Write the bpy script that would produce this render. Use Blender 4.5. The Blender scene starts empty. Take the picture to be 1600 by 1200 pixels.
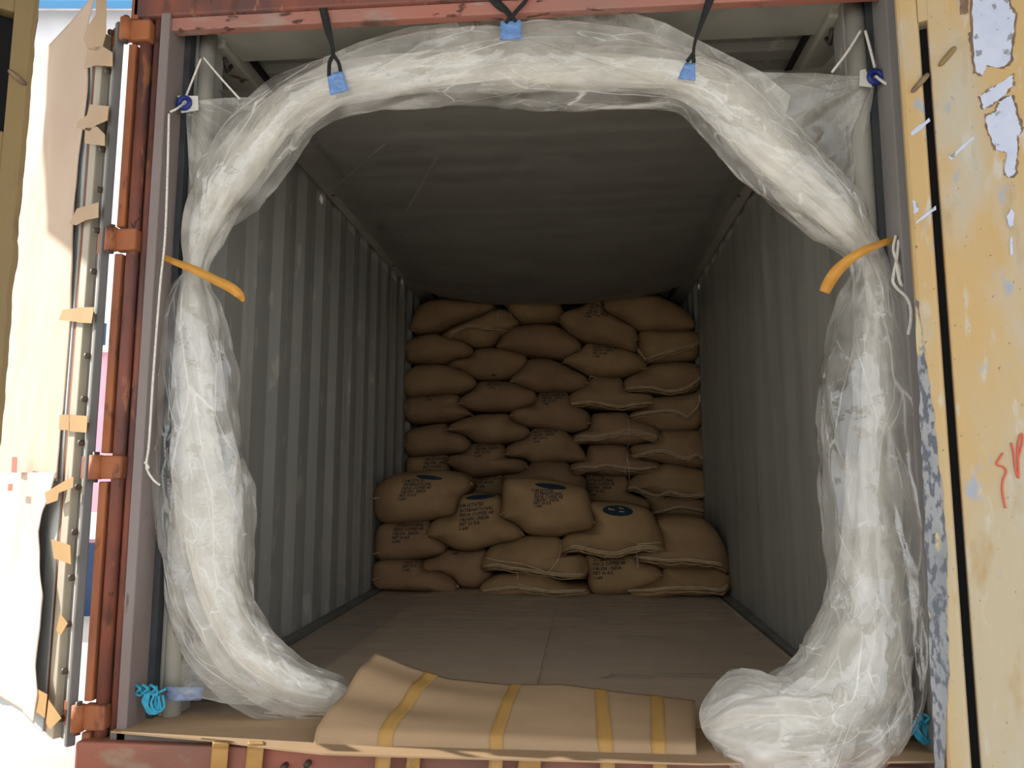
import bpy, bmesh, math, random
from mathutils import Vector, Matrix, noise
from mathutils.bvhtree import BVHTree
random.seed(7)
scn = bpy.context.scene
COL = scn.collection
R = math.radians
# ------------------------------------------------------------------ camera
CAM = Vector((0.18894, -2.25823, 0.75722)); YAW = 0.083870; PIT = 0.123727; ROLL = 0.00095; F = 1164.41
_f = Vector((-math.sin(YAW)*math.cos(PIT), math.cos(YAW)*math.cos(PIT), math.sin(PIT)))
_r0 = Vector((math.cos(YAW), math.sin(YAW), 0)); _u0 = _r0.cross(_f)
_r = _r0*math.cos(ROLL)+_u0*math.sin(ROLL); _u = _u0*math.cos(ROLL)-_r0*math.sin(ROLL)
cd = bpy.data.cameras.new('camera'); cam = bpy.data.objects.new('camera', cd); COL.objects.link(cam)
cd.sensor_width = 36; cd.lens = F/1600*36; cd.clip_start = 0.05; cd.clip_end = 200
cam.matrix_world = Matrix(((_r.x,_u.x,-_f.x,CAM.x),(_r.y,_u.y,-_f.y,CAM.y),(_r.z,_u.z,-_f.z,CAM.z),(0,0,0,1)))
scn.camera = cam
# ------------------------------------------------------------------ sky, sun, exposure
world = bpy.data.worlds.new('world'); scn.world = world; world.use_nodes = True
bg = world.node_tree.nodes['Background']; bg.inputs[0].default_value = (0.93, 0.96, 1.0, 1); bg.inputs[1].default_value = 2.15
sl = bpy.data.lights.new('sun', 'SUN'); sun = bpy.data.objects.new('sun', sl); COL.objects.link(sun)
SUN = Vector((-0.86, 0.06, 0.50)).normalized()
sun.rotation_euler = SUN.to_track_quat('Z', 'Y').to_euler(); sl.energy = 7.0; sl.angle = R(0.6); sl.color = (1, .95, .87)
scn.view_settings.view_transform = 'Standard'; scn.view_settings.look = 'None'
scn.view_settings.exposure = 0.0; scn.view_settings.gamma = 1.0; scn.view_settings.use_curve_mapping = False
try: scn.cycles.transparent_max_bounces = 32
except Exception: pass

# ------------------------------------------------------------------ helpers
def ray(u, v): return (_f + _r*((u-800)/F) + _u*((600-v)/F))
def W(u, v, Y):
    d = ray(u, v); return CAM + d*((Y-CAM.y)/d.y)
def WZ(u, v, Z):
    d = ray(u, v); return CAM + d*((Z-CAM.z)/d.z)
def WP(u, v, P, n):
    d = ray(u, v); return CAM + d*((P-CAM).dot(n)/d.dot(n))
def mpp(Y): return (Y-CAM.y)/F          # metres per pixel at depth Y

def tag(o, label=None, cat=None, group=None, kind=None):
    if label: o['label'] = label
    if cat: o['category'] = cat
    if group: o['group'] = group
    if kind: o['kind'] = kind
    return o
def mesh(name, verts, faces, mat, parent=None, smooth=False):
    me = bpy.data.meshes.new(name); me.from_pydata([tuple(v) for v in verts], [], faces); me.update()
    if smooth: me.polygons.foreach_set('use_smooth', [True]*len(me.polygons))
    if mat: me.materials.append(mat)
    o = bpy.data.objects.new(name, me); COL.objects.link(o)
    if parent: o.parent = parent
    return o
def empty(name, label, cat, group=None, kind=None):
    o = bpy.data.objects.new(name, None); COL.objects.link(o); o.empty_display_size = .1
    return tag(o, label, cat, group, kind)
class MB:
    def __init__(s): s.v = []; s.f = []
    def add(s, vs, fs):
        n = len(s.v); s.v += [Vector(v) for v in vs]; s.f += [tuple(i+n for i in f) for f in fs]; return s
    def box(s, lo, hi):
        (a,b,c),(d,e,g) = lo, hi
        return s.add([(a,b,c),(d,b,c),(d,e,c),(a,e,c),(a,b,g),(d,b,g),(d,e,g),(a,e,g)],
            [(0,3,2,1),(4,5,6,7),(0,1,5,4),(1,2,6,5),(2,3,7,6),(3,0,4,7)])
    def obox(s, o, ax, ay, az):       # origin corner + three edge vectors
        o, ax, ay, az = map(Vector, (o, ax, ay, az)); c = [o, o+ax, o+ax+ay, o+ay]
        return s.add(c+[p+az for p in c], [(0,3,2,1),(4,5,6,7),(0,1,5,4),(1,2,6,5),(2,3,7,6),(3,0,4,7)])
    def tube(s, pts, rad, n=8, flat=None, cap=True):
        pts = [Vector(p) for p in pts]; base = len(s.v); m = len(pts); prev = None
        for i, p in enumerate(pts):
            t = (pts[min(i+1,m-1)]-pts[max(i-1,0)]).normalized()
            ref = prev if prev is not None else (Vector((0,1,0)) if abs(t.y) < .9 else Vector((1,0,0)))
            nrm = (ref - t*ref.dot(t)).normalized(); prev = nrm; b = t.cross(nrm)
            r = rad[i] if isinstance(rad, (list, tuple)) else rad
            ra, rb = (r, r*(flat or 1))
            for k in range(n):
                a = 2*math.pi*k/n; s.v.append(p + nrm*(ra*math.cos(a)) + b*(rb*math.sin(a)))
        for i in range(m-1):
            for k in range(n):
                a = base+i*n+k; c = base+i*n+(k+1)%n; s.f.append((a, c, c+n, a+n))
        if cap:
            s.f.append(tuple(base+k for k in range(n))[::-1]); s.f.append(tuple(base+(m-1)*n+k for k in range(n)))
        return s
    def build(s, name, mat, parent=None, smooth=False, bevel=0):
        o = mesh(name, s.v, s.f, mat, parent, smooth)
        if bevel:
            md = o.modifiers.new('b', 'BEVEL'); md.width = bevel; md.segments = 2; md.limit_method = 'ANGLE'
        return o
def grid(fn, nu, nv, thick=None):
    vs = [Vector(fn(i/nu, j/nv)) for j in range(nv+1) for i in range(nu+1)]
    fs = [(j*(nu+1)+i, j*(nu+1)+i+1, (j+1)*(nu+1)+i+1, (j+1)*(nu+1)+i) for j in range(nv) for i in range(nu)]
    return vs, fs
def solid(o, t, off=-1):
    m = o.modifiers.new('s', 'SOLIDIFY'); m.thickness = t; m.offset = off; return o
def crom(pts, n):
    """Catmull-Rom through tuples, n samples per span"""
    P = [pts[0]]+list(pts)+[pts[-1]]; out = []
    for i in range(1, len(P)-2):
        for k in range(n):
            t = k/n; a, b, c, d = P[i-1], P[i], P[i+1], P[i+2]
            out.append(tuple(.5*((2*b[j])+(-a[j]+c[j])*t+(2*a[j]-5*b[j]+4*c[j]-d[j])*t*t+(-a[j]+3*b[j]-3*c[j]+d[j])*t**3) for j in range(len(b))))
    out.append(tuple(pts[-1])); return out
def lerp(a, b, t): return a+(b-a)*t
def nz(*p): return noise.noise(Vector(p))
def plerp(pts, t):
    """polyline of tuples at t in 0..1 by x-order index"""
    n = len(pts)-1; x = min(max(t, 0), 1)*n; i = min(int(x), n-1); k = x-i
    return tuple(lerp(pts[i][j], pts[i+1][j], k) for j in range(len(pts[0])))

def lat(ix, iy, seed, per):
    h = math.sin((ix % per)*127.1+iy*311.7+seed*74.7)*43758.5453; return 2*(h-math.floor(h))-1
def plin(x, y, seed, per):
    """piecewise linear lattice noise: flat facets meeting in straight creases"""
    ix, iy = math.floor(x), math.floor(y); fx, fy = x-ix, y-iy
    a, b, c, d = lat(ix,iy,seed,per), lat(ix+1,iy,seed,per), lat(ix,iy+1,seed,per), lat(ix+1,iy+1,seed,per)
    if (ix+iy) % 2:
        return a+(b-a)*fx+(d-b)*fy if fx > fy else a+(c-a)*fy+(d-c)*fx
    return a+(b-a)*fx+(c-a)*fy if fx+fy < 1 else d+(c-d)*(1-fx)+(b-d)*(1-fy)
# ------------------------------------------------------------------ materials
def M(name, col, rough=.7, col2=None, scale=6, lo=.45, hi=.65, stretch=(1,1,1), spots=None, sscale=14, slo=.62, shi=.66, bump=0, bscale=60, metal=0, spec=.4, detail=5, extra=()):
    m = bpy.data.materials.new(name); m.use_nodes = True; nt = m.node_tree; b = nt.nodes['Principled BSDF']
    b.inputs['Roughness'].default_value = rough; b.inputs['Metallic'].default_value = metal
    b.inputs['Specular IOR Level'].default_value = spec
    def mix(fac, a, c):
        n = nt.nodes.new('ShaderNodeMix'); n.data_type = 'RGBA'; nt.links.new(fac, n.inputs[0])
        for s, x in ((n.inputs[6], a), (n.inputs[7], c)):
            if isinstance(x, tuple): s.default_value = (*x, 1)
            else: nt.links.new(x, s)
        return n.outputs[2]
    tc = nt.nodes.new('ShaderNodeTexCoord'); mp = nt.nodes.new('ShaderNodeMapping'); mp.inputs['Scale'].default_value = stretch
    nt.links.new(tc.outputs['Object'], mp.inputs[0])
    def ns(sc, l, h, det=5):
        n = nt.nodes.new('ShaderNodeTexNoise'); n.inputs['Scale'].default_value = sc; n.inputs['Detail'].default_value = det
        nt.links.new(mp.outputs[0], n.inputs['Vector'])
        r = nt.nodes.new('ShaderNodeMapRange'); r.inputs[1].default_value = l; r.inputs[2].default_value = h
        nt.links.new(n.outputs[0], r.inputs[0]); return r.outputs[0]
    c = col
    if col2: c = mix(ns(scale, lo, hi, detail), col, col2)
    if spots: c = mix(ns(sscale, slo, shi, 6), c, spots)
    for ecol, esc, el, eh, est in extra:
        em = nt.nodes.new('ShaderNodeMapping'); em.inputs['Scale'].default_value = est; nt.links.new(tc.outputs['Object'], em.inputs[0])
        en = nt.nodes.new('ShaderNodeTexNoise'); en.inputs['Scale'].default_value = esc; en.inputs['Detail'].default_value = 8; nt.links.new(em.outputs[0], en.inputs['Vector'])
        er = nt.nodes.new('ShaderNodeMapRange'); er.inputs[1].default_value = el; er.inputs[2].default_value = eh; nt.links.new(en.outputs[0], er.inputs[0])
        c = mix(er.outputs[0], c, ecol)
    if isinstance(c, tuple): b.inputs['Base Color'].default_value = (*c, 1)
    else: nt.links.new(c, b.inputs['Base Color'])
    if bump:
        n = nt.nodes.new('ShaderNodeTexNoise'); n.inputs['Scale'].default_value = bscale; n.inputs['Detail'].default_value = 4
        nt.links.new(mp.outputs[0], n.inputs['Vector'])
        bp = nt.nodes.new('ShaderNodeBump'); bp.inputs['Strength'].default_value = bump; bp.inputs['Distance'].default_value = .01
        nt.links.new(n.outputs[0], bp.inputs['Height']); nt.links.new(bp.outputs[0], b.inputs['Normal'])
    return m
def film(name, a_lo, a_hi, col=(.86,.85,.81), scale=5, stretch=(1,1,1), rough=.16, gloss=1.0, bump=.5, bscale=9, crease=0, uv=None):
    m = bpy.data.materials.new(name); m.use_nodes = True; nt = m.node_tree; nt.nodes.clear(); N = nt.nodes.new; L = nt.links.new
    out = N('ShaderNodeOutputMaterial'); tr = N('ShaderNodeBsdfTransparent'); tr.inputs[0].default_value = (.97,.97,.96,1)
    df = N('ShaderNodeBsdfDiffuse'); df.inputs[0].default_value = (*col,1); tl = N('ShaderNodeBsdfTranslucent'); tl.inputs[0].default_value = (*col,1)
    gl = N('ShaderNodeBsdfGlossy'); gl.inputs['Roughness'].default_value = rough; gl.inputs[0].default_value = (1,1,1,1)
    mx = N('ShaderNodeMixShader'); mx.inputs[0].default_value = .28; L(df.outputs[0], mx.inputs[1]); L(tl.outputs[0], mx.inputs[2])
    tc = N('ShaderNodeTexCoord'); mp = N('ShaderNodeMapping'); mp.inputs['Scale'].default_value = stretch; L(tc.outputs['Object'], mp.inputs[0])
    n1 = N('ShaderNodeTexNoise'); n1.inputs['Scale'].default_value = scale; n1.inputs['Detail'].default_value = 4; n1.inputs['Distortion'].default_value = .6; L(mp.outputs[0], n1.inputs['Vector'])
    mr = N('ShaderNodeMapRange'); mr.inputs[1].default_value = .36; mr.inputs[2].default_value = .66; mr.inputs[3].default_value = a_lo; mr.inputs[4].default_value = a_hi; L(n1.outputs[0], mr.inputs[0])
    m2 = N('ShaderNodeMixShader'); L(tr.outputs[0], m2.inputs[1]); L(mx.outputs[0], m2.inputs[2])
    vo = N('ShaderNodeTexVoronoi'); vo.feature = 'DISTANCE_TO_EDGE'; vo.inputs['Scale'].default_value = bscale; L(mp.outputs[0], vo.inputs['Vector'])
    n3 = N('ShaderNodeTexNoise'); n3.inputs['Scale'].default_value = bscale*1.6; n3.inputs['Detail'].default_value = 3; L(mp.outputs[0], n3.inputs['Vector'])
    ad = N('ShaderNodeMath'); ad.operation = 'ADD'; L(vo.outputs['Distance'], ad.inputs[0]); L(n3.outputs[0], ad.inputs[1])
    bp = N('ShaderNodeBump'); bp.inputs['Strength'].default_value = bump; bp.inputs['Distance'].default_value = .02; L(ad.outputs[0], bp.inputs['Height'])
    # opacity grows with the path length through the film: 1-(1-a)^(1/cos)
    g0 = N('ShaderNodeNewGeometry'); dt = N('ShaderNodeVectorMath'); dt.operation = 'DOT_PRODUCT'; L(bp.outputs[0], dt.inputs[0]); L(g0.outputs['Incoming'], dt.inputs[1])
    def mth(op, a, b=None):
        n = N('ShaderNodeMath'); n.operation = op
        for k, x in enumerate((a, b)):
            if x is None: continue
            if isinstance(x, (int, float)): n.inputs[k].default_value = x
            else: L(x, n.inputs[k])
        return n.outputs[0]
    a0 = mr.outputs[0]
    if crease:                      # bright crease lines painted as extra opacity to imitate highlights
        nd = N('ShaderNodeTexNoise'); nd.inputs['Scale'].default_value = 5; nd.inputs['Detail'].default_value = 2; 
        if uv:
            cm = N('ShaderNodeMapping'); cm.inputs['Scale'].default_value = (*uv, 1); L(tc.outputs['UV'], cm.inputs[0]); cvec = cm.outputs[0]
        else: cvec = mp.outputs[0]
        L(cvec, nd.inputs['Vector']); nd.inputs['Scale'].default_value = 1.2 if uv else 5
        sc = N('ShaderNodeVectorMath'); sc.operation = 'SCALE'; sc.inputs['Scale'].default_value = .45 if uv else .10; L(nd.outputs['Color'], sc.inputs[0])
        av = N('ShaderNodeVectorMath'); av.operation = 'ADD'; L(cvec, av.inputs[0]); L(sc.outputs[0], av.inputs[1])
        for sz, wd, gain in (((1, .022, crease), (2.3, .03, crease*.6)) if uv else ((6.5, .018, crease), (15, .022, crease*.5))):
            v2 = N('ShaderNodeTexVoronoi'); v2.feature = 'DISTANCE_TO_EDGE'; v2.inputs['Scale'].default_value = sz; L(av.outputs[0], v2.inputs['Vector'])
            m4 = N('ShaderNodeMapRange'); m4.inputs[1].default_value = 0; m4.inputs[2].default_value = wd; m4.inputs[3].default_value = gain; m4.inputs[4].default_value = 0; L(v2.outputs['Distance'], m4.inputs[0])
            br = N('ShaderNodeTexNoise'); br.inputs['Scale'].default_value = sz*.8; L(cvec, br.inputs['Vector'])
            b2 = N('ShaderNodeMapRange'); b2.inputs[1].default_value = .45; b2.inputs[2].default_value = .6; L(br.outputs[0], b2.inputs[0])
            a0 = mth('ADD', a0, mth('MULTIPLY', m4.outputs[0], b2.outputs[0]))
        a0 = mth('MINIMUM', a0, .97)
    inv = mth('DIVIDE', 1.0, mth('MAXIMUM', mth('ABSOLUTE', dt.outputs['Value']), .12))
    al = mth('SUBTRACT', 1.0, mth('POWER', mth('SUBTRACT', 1.0, a0), inv)); L(al, m2.inputs[0])
    for s in (df, tl, gl): L(bp.outputs[0], s.inputs['Normal'])
    fr = N('ShaderNodeFresnel'); L(bp.outputs[0], fr.inputs[1])
    ge = N('ShaderNodeNewGeometry'); io = N('ShaderNodeMapRange'); io.inputs[3].default_value = 1.5; io.inputs[4].default_value = 1/1.5   # a thin film reflects alike from both sides
    L(ge.outputs['Backfacing'], io.inputs[0]); L(io.outputs[0], fr.inputs[0])
    mg = N('ShaderNodeMath'); mg.operation = 'MULTIPLY'; mg.inputs[1].default_value = gloss; mg.use_clamp = True; L(fr.outputs[0], mg.inputs[0])
    m3 = N('ShaderNodeMixShader'); L(mg.outputs[0], m3.inputs[0]); L(m2.outputs[0], m3.inputs[1]); L(gl.outputs[0], m3.inputs[2]); L(m3.outputs[0], out.inputs[0])
    return m
m_wall = M('container_paint', (.30,.29,.26), .6, (.24,.235,.21), 3, .4, .7, (1,1,.35), spots=(.40,.38,.33), sscale=14, slo=.62, shi=.67, bump=.15, bscale=25)
m_rail = M('container_rail_paint', (.40,.385,.33), .5, (.32,.31,.27), 5, spots=(.14,.07,.04), sscale=12, slo=.68, shi=.72)
m_dark = M('black_gap', (.012,.012,.014), .9)
m_chan = M('dark_gap_tone', (.045,.05,.055), .7, (.03,.033,.04), 8)  # dark gap beside the inner posts, painted as a solid dark strip
m_red = M('red_oxide_steel', (.25,.08,.05), .6, (.12,.055,.05), 5, .42, .6, (1,1,.4), spots=(.10,.045,.03), sscale=11, slo=.58, shi=.68, bump=.3, bscale=40, extra=(((.34,.14,.07),26,.60,.68,(1,1,.3)),((.06,.03,.025),45,.64,.70,(1,1,.4))))
m_orange = M('rusty_orange_steel', (.38,.13,.05), .65, (.24,.085,.045), 6, .4, .7, (1,1,.5), spots=(.14,.06,.03), sscale=18, slo=.6, shi=.68, bump=.3, bscale=50)
m_mauve = M('faded_red_primer', (.24,.20,.19), .6, (.19,.14,.13), 4, .4, .7, (1,1,.3), spots=(.12,.08,.06), sscale=14, slo=.66, shi=.7)
m_greyp = M('grey_frame_paint', (.27,.255,.24), .6, (.22,.205,.195), 4, .4, .7, (1,1,.3), spots=(.12,.09,.07), sscale=18, slo=.66, shi=.7)
m_jute = M('jute_weave', (.31,.195,.10), .95, (.245,.15,.076), 5, .35, .7, bump=.55, bscale=24, spec=.1)
m_jute2 = M('jute_weave_yellowish', (.34,.215,.105), .95, (.265,.165,.08), 6, .35, .7, bump=.55, bscale=24, spec=.1)
m_jute3 = M('jute_weave_reddish', (.30,.182,.098), .95, (.235,.14,.075), 4, .35, .7, bump=.55, bscale=24, spec=.1)
m_hem = M('jute_hem', (.42,.29,.16), .95, (.32,.21,.11), 30, .4, .65, bump=.4, bscale=200, spec=.1)
m_thread = M('cream_stitching_thread', (.66,.55,.38), .9)
m_ink = M('dark_ink', (.006,.010,.014), .8, (.010,.018,.022), 30)
m_teal = M('teal_ink', (.004,.022,.035), .8, (.008,.03,.045), 40)
m_card = M('corrugated_cardboard', (.40,.27,.155), .7, (.355,.235,.135), 3, .4, .7, (1,4,1), spots=(.39,.275,.17), sscale=2.5, slo=.6, shi=.75, bump=.05, bscale=30)
m_cardf = M('floor_cardboard', (.58,.45,.33), .5, (.52,.40,.29), 1.5, .35, .7, (1,1.6,1), bump=.02, bscale=5)
m_cardg = M('darker_floor_cardboard', (.44,.34,.26), .5, (.38,.29,.22), 1.5, .35, .7, (1,1.6,1), bump=.02, bscale=5)  # darker brown tone for the left floor sheet
m_tape = M('brown_packing_tape', (.46,.27,.085), .4, (.41,.235,.075), 9, .4, .7, spec=.25)
m_tapeo = M('orange_packing_tape', (.62,.30,.05), .4, (.52,.25,.045), 9, .4, .7, spec=.3)
m_paper = M('kraft_paper', (.66,.52,.40), .8, (.62,.48,.37), 3, .4, .7, bump=.1, bscale=6)
m_paper2 = M('pale_kraft_paper', (.74,.62,.53), .8, (.70,.58,.49), 3, .4, .7, bump=.1, bscale=6)
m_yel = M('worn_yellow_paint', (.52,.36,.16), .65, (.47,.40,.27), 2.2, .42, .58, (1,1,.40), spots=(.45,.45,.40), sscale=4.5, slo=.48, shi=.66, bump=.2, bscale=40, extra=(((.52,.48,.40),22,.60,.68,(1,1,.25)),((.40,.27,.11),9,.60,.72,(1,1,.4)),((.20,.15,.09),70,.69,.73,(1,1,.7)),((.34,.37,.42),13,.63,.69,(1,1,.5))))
m_yel2 = M('shade_toned_yellow_paint', (.25,.175,.075), .7, (.21,.155,.075), 4, .4, .7, (1,1,.4), spots=(.14,.10,.055), sscale=9, slo=.66, shi=.74, bump=.2, bscale=30)  # left leaf's shade put into a darkened yellow, also on one latch lug
m_edge = M('worn_gate_edge', (.30,.31,.32), .6, (.21,.225,.24), 9, .40, .6, (1,1,.4), spots=(.10,.11,.135), sscale=70, slo=.48, shi=.56, bump=.25, bscale=60, extra=(((.50,.42,.24),24,.60,.66,(1,1,.5)),))
m_peel = M('bare_primer', (.55,.60,.74), .7, (.48,.54,.70), 20, .4, .7, spots=(.25,.27,.30), sscale=40, slo=.6, shi=.64)
m_flake = M('brown_peel_edge', (.16,.11,.075), .8, (.25,.17,.10), 30)
m_cream = M('cream_gasket_strip', (.52,.47,.36), .6, (.42,.38,.30), 6, .4, .7, (1,1,.2), spots=(.2,.13,.08), sscale=20, slo=.66, shi=.7)
m_grey = M('grey_rubber_gasket', (.15,.15,.15), .6, (.20,.19,.18), 5, .4, .7, (1,1,.2))
m_bluew = M('pale_blue_door_paint', (.50,.56,.58), .55, (.45,.50,.53), 4)
m_rust = M('rust_strip', (.32,.12,.06), .8, (.22,.09,.05), 10, .4, .7, (1,1,.3))
m_bolt = M('dark_bolt', (.06,.05,.045), .5, (.10,.07,.05), 20)
m_black = M('black_webbing', (.012,.012,.013), .8, (.02,.02,.02), 90)
m_rope = M('white_rope', (.74,.71,.65), .85, (.60,.57,.52), 120)
m_blue = M('blue_twine', (.03,.30,.46), .7, (.05,.38,.55), 60)
m_eye = M('navy_eyelet', (.012,.03,.20), .35)
m_patch = film('blue_film_patch', .45, .9, (.20,.40,.78), 20, rough=.2, bump=.4, bscale=30, crease=.3)
m_patchp = film('pale_blue_film_patch', .15, .5, (.36,.48,.74), 14, rough=.15, bump=.4, bscale=20, crease=.4)
m_tab = M('white_tab', (.70,.68,.62), .4, (.62,.60,.54), 20)
m_redm = M('red_marker', (.62,.13,.08), .7)
m_pink = M('pink_render', (.80,.46,.56), .85, (.76,.42,.52), 2)
m_white = M('white_render', (.82,.80,.80), .85, (.76,.73,.74), 2)
m_sky = M('blue_gutter_paint', (.10,.36,.70), .5)
m_glass = M('dark_window_glass', (.02,.05,.12), .15)
m_roof = M('pale_roof_sheet', (.72,.62,.58), .7, (.60,.50,.46), 3)
m_grnd = M('pale_concrete', (.50,.47,.43), .9, (.44,.41,.37), 1.5, bump=.2, bscale=20)
m_shed = M('shed_sheet', (.30,.29,.28), .7, (.26,.25,.24), 2)
f_core = film('film_core', .40, .85, (.94,.905,.82), 5.5, rough=.14, bump=.25, bscale=9)
f_mid = film('film_middle', .05, .40, (.92,.90,.85), 4.5, rough=.10, gloss=1.3, bump=.25, bscale=9, crease=.40, uv=(7,2.2))
f_hull = film('film_hull', .03, .18, (.93,.92,.88), 5, rough=.07, gloss=1.6, bump=.22, bscale=10, crease=.50, uv=(6,1.7))
f_sheet = film('film_sheet', .16, .46, (.86,.84,.76), 5, (1,1,1), rough=.12, bump=.3, bscale=6, crease=.15)
f_fold = film('film_fold', .02, .12, (.62,.60,.55), 8, rough=.15, bump=.1)
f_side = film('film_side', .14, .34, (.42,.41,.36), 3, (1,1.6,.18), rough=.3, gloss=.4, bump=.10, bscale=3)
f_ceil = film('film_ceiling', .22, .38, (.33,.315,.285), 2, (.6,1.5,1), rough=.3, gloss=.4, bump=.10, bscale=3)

# ================================================================== SETTING
def struct(o): o['kind'] = 'structure'; return o
GZ = -0.9
struct(mesh('ground', [(-60,-40,GZ),(60,-40,GZ),(60,80,GZ),(-60,80,GZ)], [(0,1,2,3)], m_grnd))
XI, ZC, LEN = 1.175, 2.39, 5.9
def corr(t, pitch, d):                     # trapezoid profile 0..d
    x = (t % pitch)/pitch
    if x < .30: return 0
    if x < .45: return d*(x-.30)/.15
    if x < .85: return d
    return d*(1-(x-.85)/.15)
def corrug(n0, n1, pitch):
    ks = []; t = n0
    while t < n1:
        for q in (0, .30, .45, .85):
            if t+q*pitch <= n1: ks.append(t+q*pitch)
        t += pitch
    return ks+[n1]
ys = corrug(.22, LEN, .278)
for side, nm in ((-1,'wall_left'),(1,'wall_right')):
    vs = []; fs = []
    for y in ys:
        x = side*(XI+corr(y-.22, .278, .036))
        vs += [(x,y,-.02),(x,y,ZC)]
    for i in range(len(ys)-1): fs.append((2*i,2*i+1,2*i+3,2*i+2))
    struct(solid(mesh(nm, vs, fs, m_wall), .004, 0))
xs_ = corrug(.30, LEN, .21); vs = []; fs = []
for y in xs_:
    z = ZC+corr(y-.30, .21, .022); vs += [(-1.21,y,z),(1.21,y,z)]
for i in range(len(xs_)-1): fs.append((2*i,2*i+1,2*i+3,2*i+2))
struct(solid(mesh('ceiling', vs, fs, m_wall), .004, 0))
struct(MB().box((-1.22,.0,-.10),(1.22,LEN,-.008)).build('floor', M('container_floor', (.13,.115,.10), .8, (.18,.16,.14), 4)))
struct(MB().box((-1.22,LEN,-.1),(1.22,LEN+.04,2.45)).build('wall_back', m_wall))
# front structure of the container mouth
def trim(n, label):
    e = empty('trim_%d' % n, label, 'frame', kind='structure'); return e
lp = trim(1, 'rusty red steel corner post on the left of the container mouth, with hinges')
mb = MB().box((-1.285,.035,-.14),(-1.20,.14,2.62)); mb.build('post_body', m_red, lp, bevel=.012)
MB().tube([(-1.262,.022,-.14),(-1.262,.022,2.6)], .021, 10).build('post_rib', m_red, lp, True)
MB().tube([(-1.222,.030,-.14),(-1.222,.030,2.6)], .016, 10).build('post_rib', m_red, lp, True)
MB().box((-1.203,.0,-.14),(-1.170,.24,2.33)).build('return_plate', m_mauve, lp, bevel=.004)
MB().box((-1.172,.10,-.02),(-1.148,.235,2.34)).build('dark_gap_strip', m_chan, lp)
MB().box((-1.150,.13,-.02),(-1.09,.235,2.34)).build('inner_plate', m_wall, lp, bevel=.01)
MB().tube([(-1.105,.14,0),(-1.105,.14,2.36)], .030, 14).build('inner_post', m_rail, lp, True)
HX, HY = -1.318, -.012
hz = [W(190, v, 0).z for v in (50, 375, 730, 1122)]
segs = [(-.16,hz[3]-.045),(hz[3]+.045,hz[2]-.045),(hz[2]+.045,hz[1]-.045),(hz[1]+.045,hz[0]-.045),(hz[0]+.045,2.62)]
for a, b in segs:
    if b > a: MB().box((-1.312,.0,a),(-1.286,.10,b)).build('outer_flange', m_orange, lp, bevel=.004)
for z in hz:
    h = MB().box((-1.312,-.012,z-.037),(-1.235,.03,z+.037)).build('hinge', m_orange, lp, bevel=.008)
    MB().tube([(HX,HY,z-.038),(HX,HY,z+.038)], .019, 14).build('hinge_knuckle', m_orange, h, True)
    MB().tube([(HX,HY,z-.048),(HX,HY,z+.048)], .010, 10).build('hinge_pin', m_bolt, h, True)
    MB().obox((HX,HY-.01,z-.035), Vector((-.81,.59,0))*.10, (.01,.014,0), (0,0,.07)).build('hinge_blade', m_orange, h)
rp = trim(2, 'grey steel corner post on the right of the container mouth')
MB().box((1.172,.0,-.14),(1.205,.24,2.62)).build('return_plate', m_greyp, rp, bevel=.004)
MB().box((1.205,.0,-.14),(1.31,.14,2.62)).build('post_body', m_red, rp, bevel=.01)
MB().box((1.150,.10,-.02),(1.174,.235,2.34)).build('dark_gap_strip', m_chan, rp)
MB().box((1.09,.13,-.02),(1.152,.235,2.34)).build('inner_plate', m_wall, rp, bevel=.01)
MB().tube([(1.125,.13,0),(1.125,.13,2.36)], .032, 14).build('inner_post', m_rail, rp, True)
hd = trim(3, 'red steel header beam across the top of the container mouth')
MB().box((-1.31,.0,2.315),(1.31,.12,2.62)).build('beam', m_red, hd, bevel=.01)
MB().box((-1.20,.012,2.268),(1.20,.05,2.315)).build('lip', M('pink_red_lip', (.40,.15,.11), .6, (.30,.17,.14), 4, .4, .65, (.4,1,1), spots=(.14,.08,.06), sscale=12, slo=.58, shi=.66, extra=(((.08,.04,.03),40,.62,.68,(.4,1,1)),((.34,.24,.20),18,.6,.7,(.3,1,1)))), hd, bevel=.004)
MB().box((-1.17,.05,2.33),(1.17,.32,2.37)).build('roof_plate', m_rail, hd)
sb = trim(4, 'scuffed red steel sill beam under the cardboard')
MB().box((-1.31,-.03,-.26),(1.31,.14,-.032)).build('beam', M('scuffed_red_sill', (.36,.13,.085), .65, (.24,.12,.085), 5, .4, .62, (.5,1,1), spots=(.34,.26,.18), sscale=8, slo=.6, shi=.7, bump=.3, bscale=30), sb, bevel=.008)
MB().box((-1.36,-.30,-.30),(1.36,-.03,-.125)).build('bumper_ledge', M('dusty_ledge', (.22,.12,.085), .8, (.30,.18,.12), 6), sb, bevel=.006)
for k, (u, v) in enumerate([(446,1196),(482,1192)]):
    p = W(u, v, -.035); MB().tube([p+Vector((0,.01,0)), p-Vector((0,.02,0))], .009, 8).build('bolt', m_bolt, sb, True)  # dark pegs standing in for the dark holes in the sill
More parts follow.
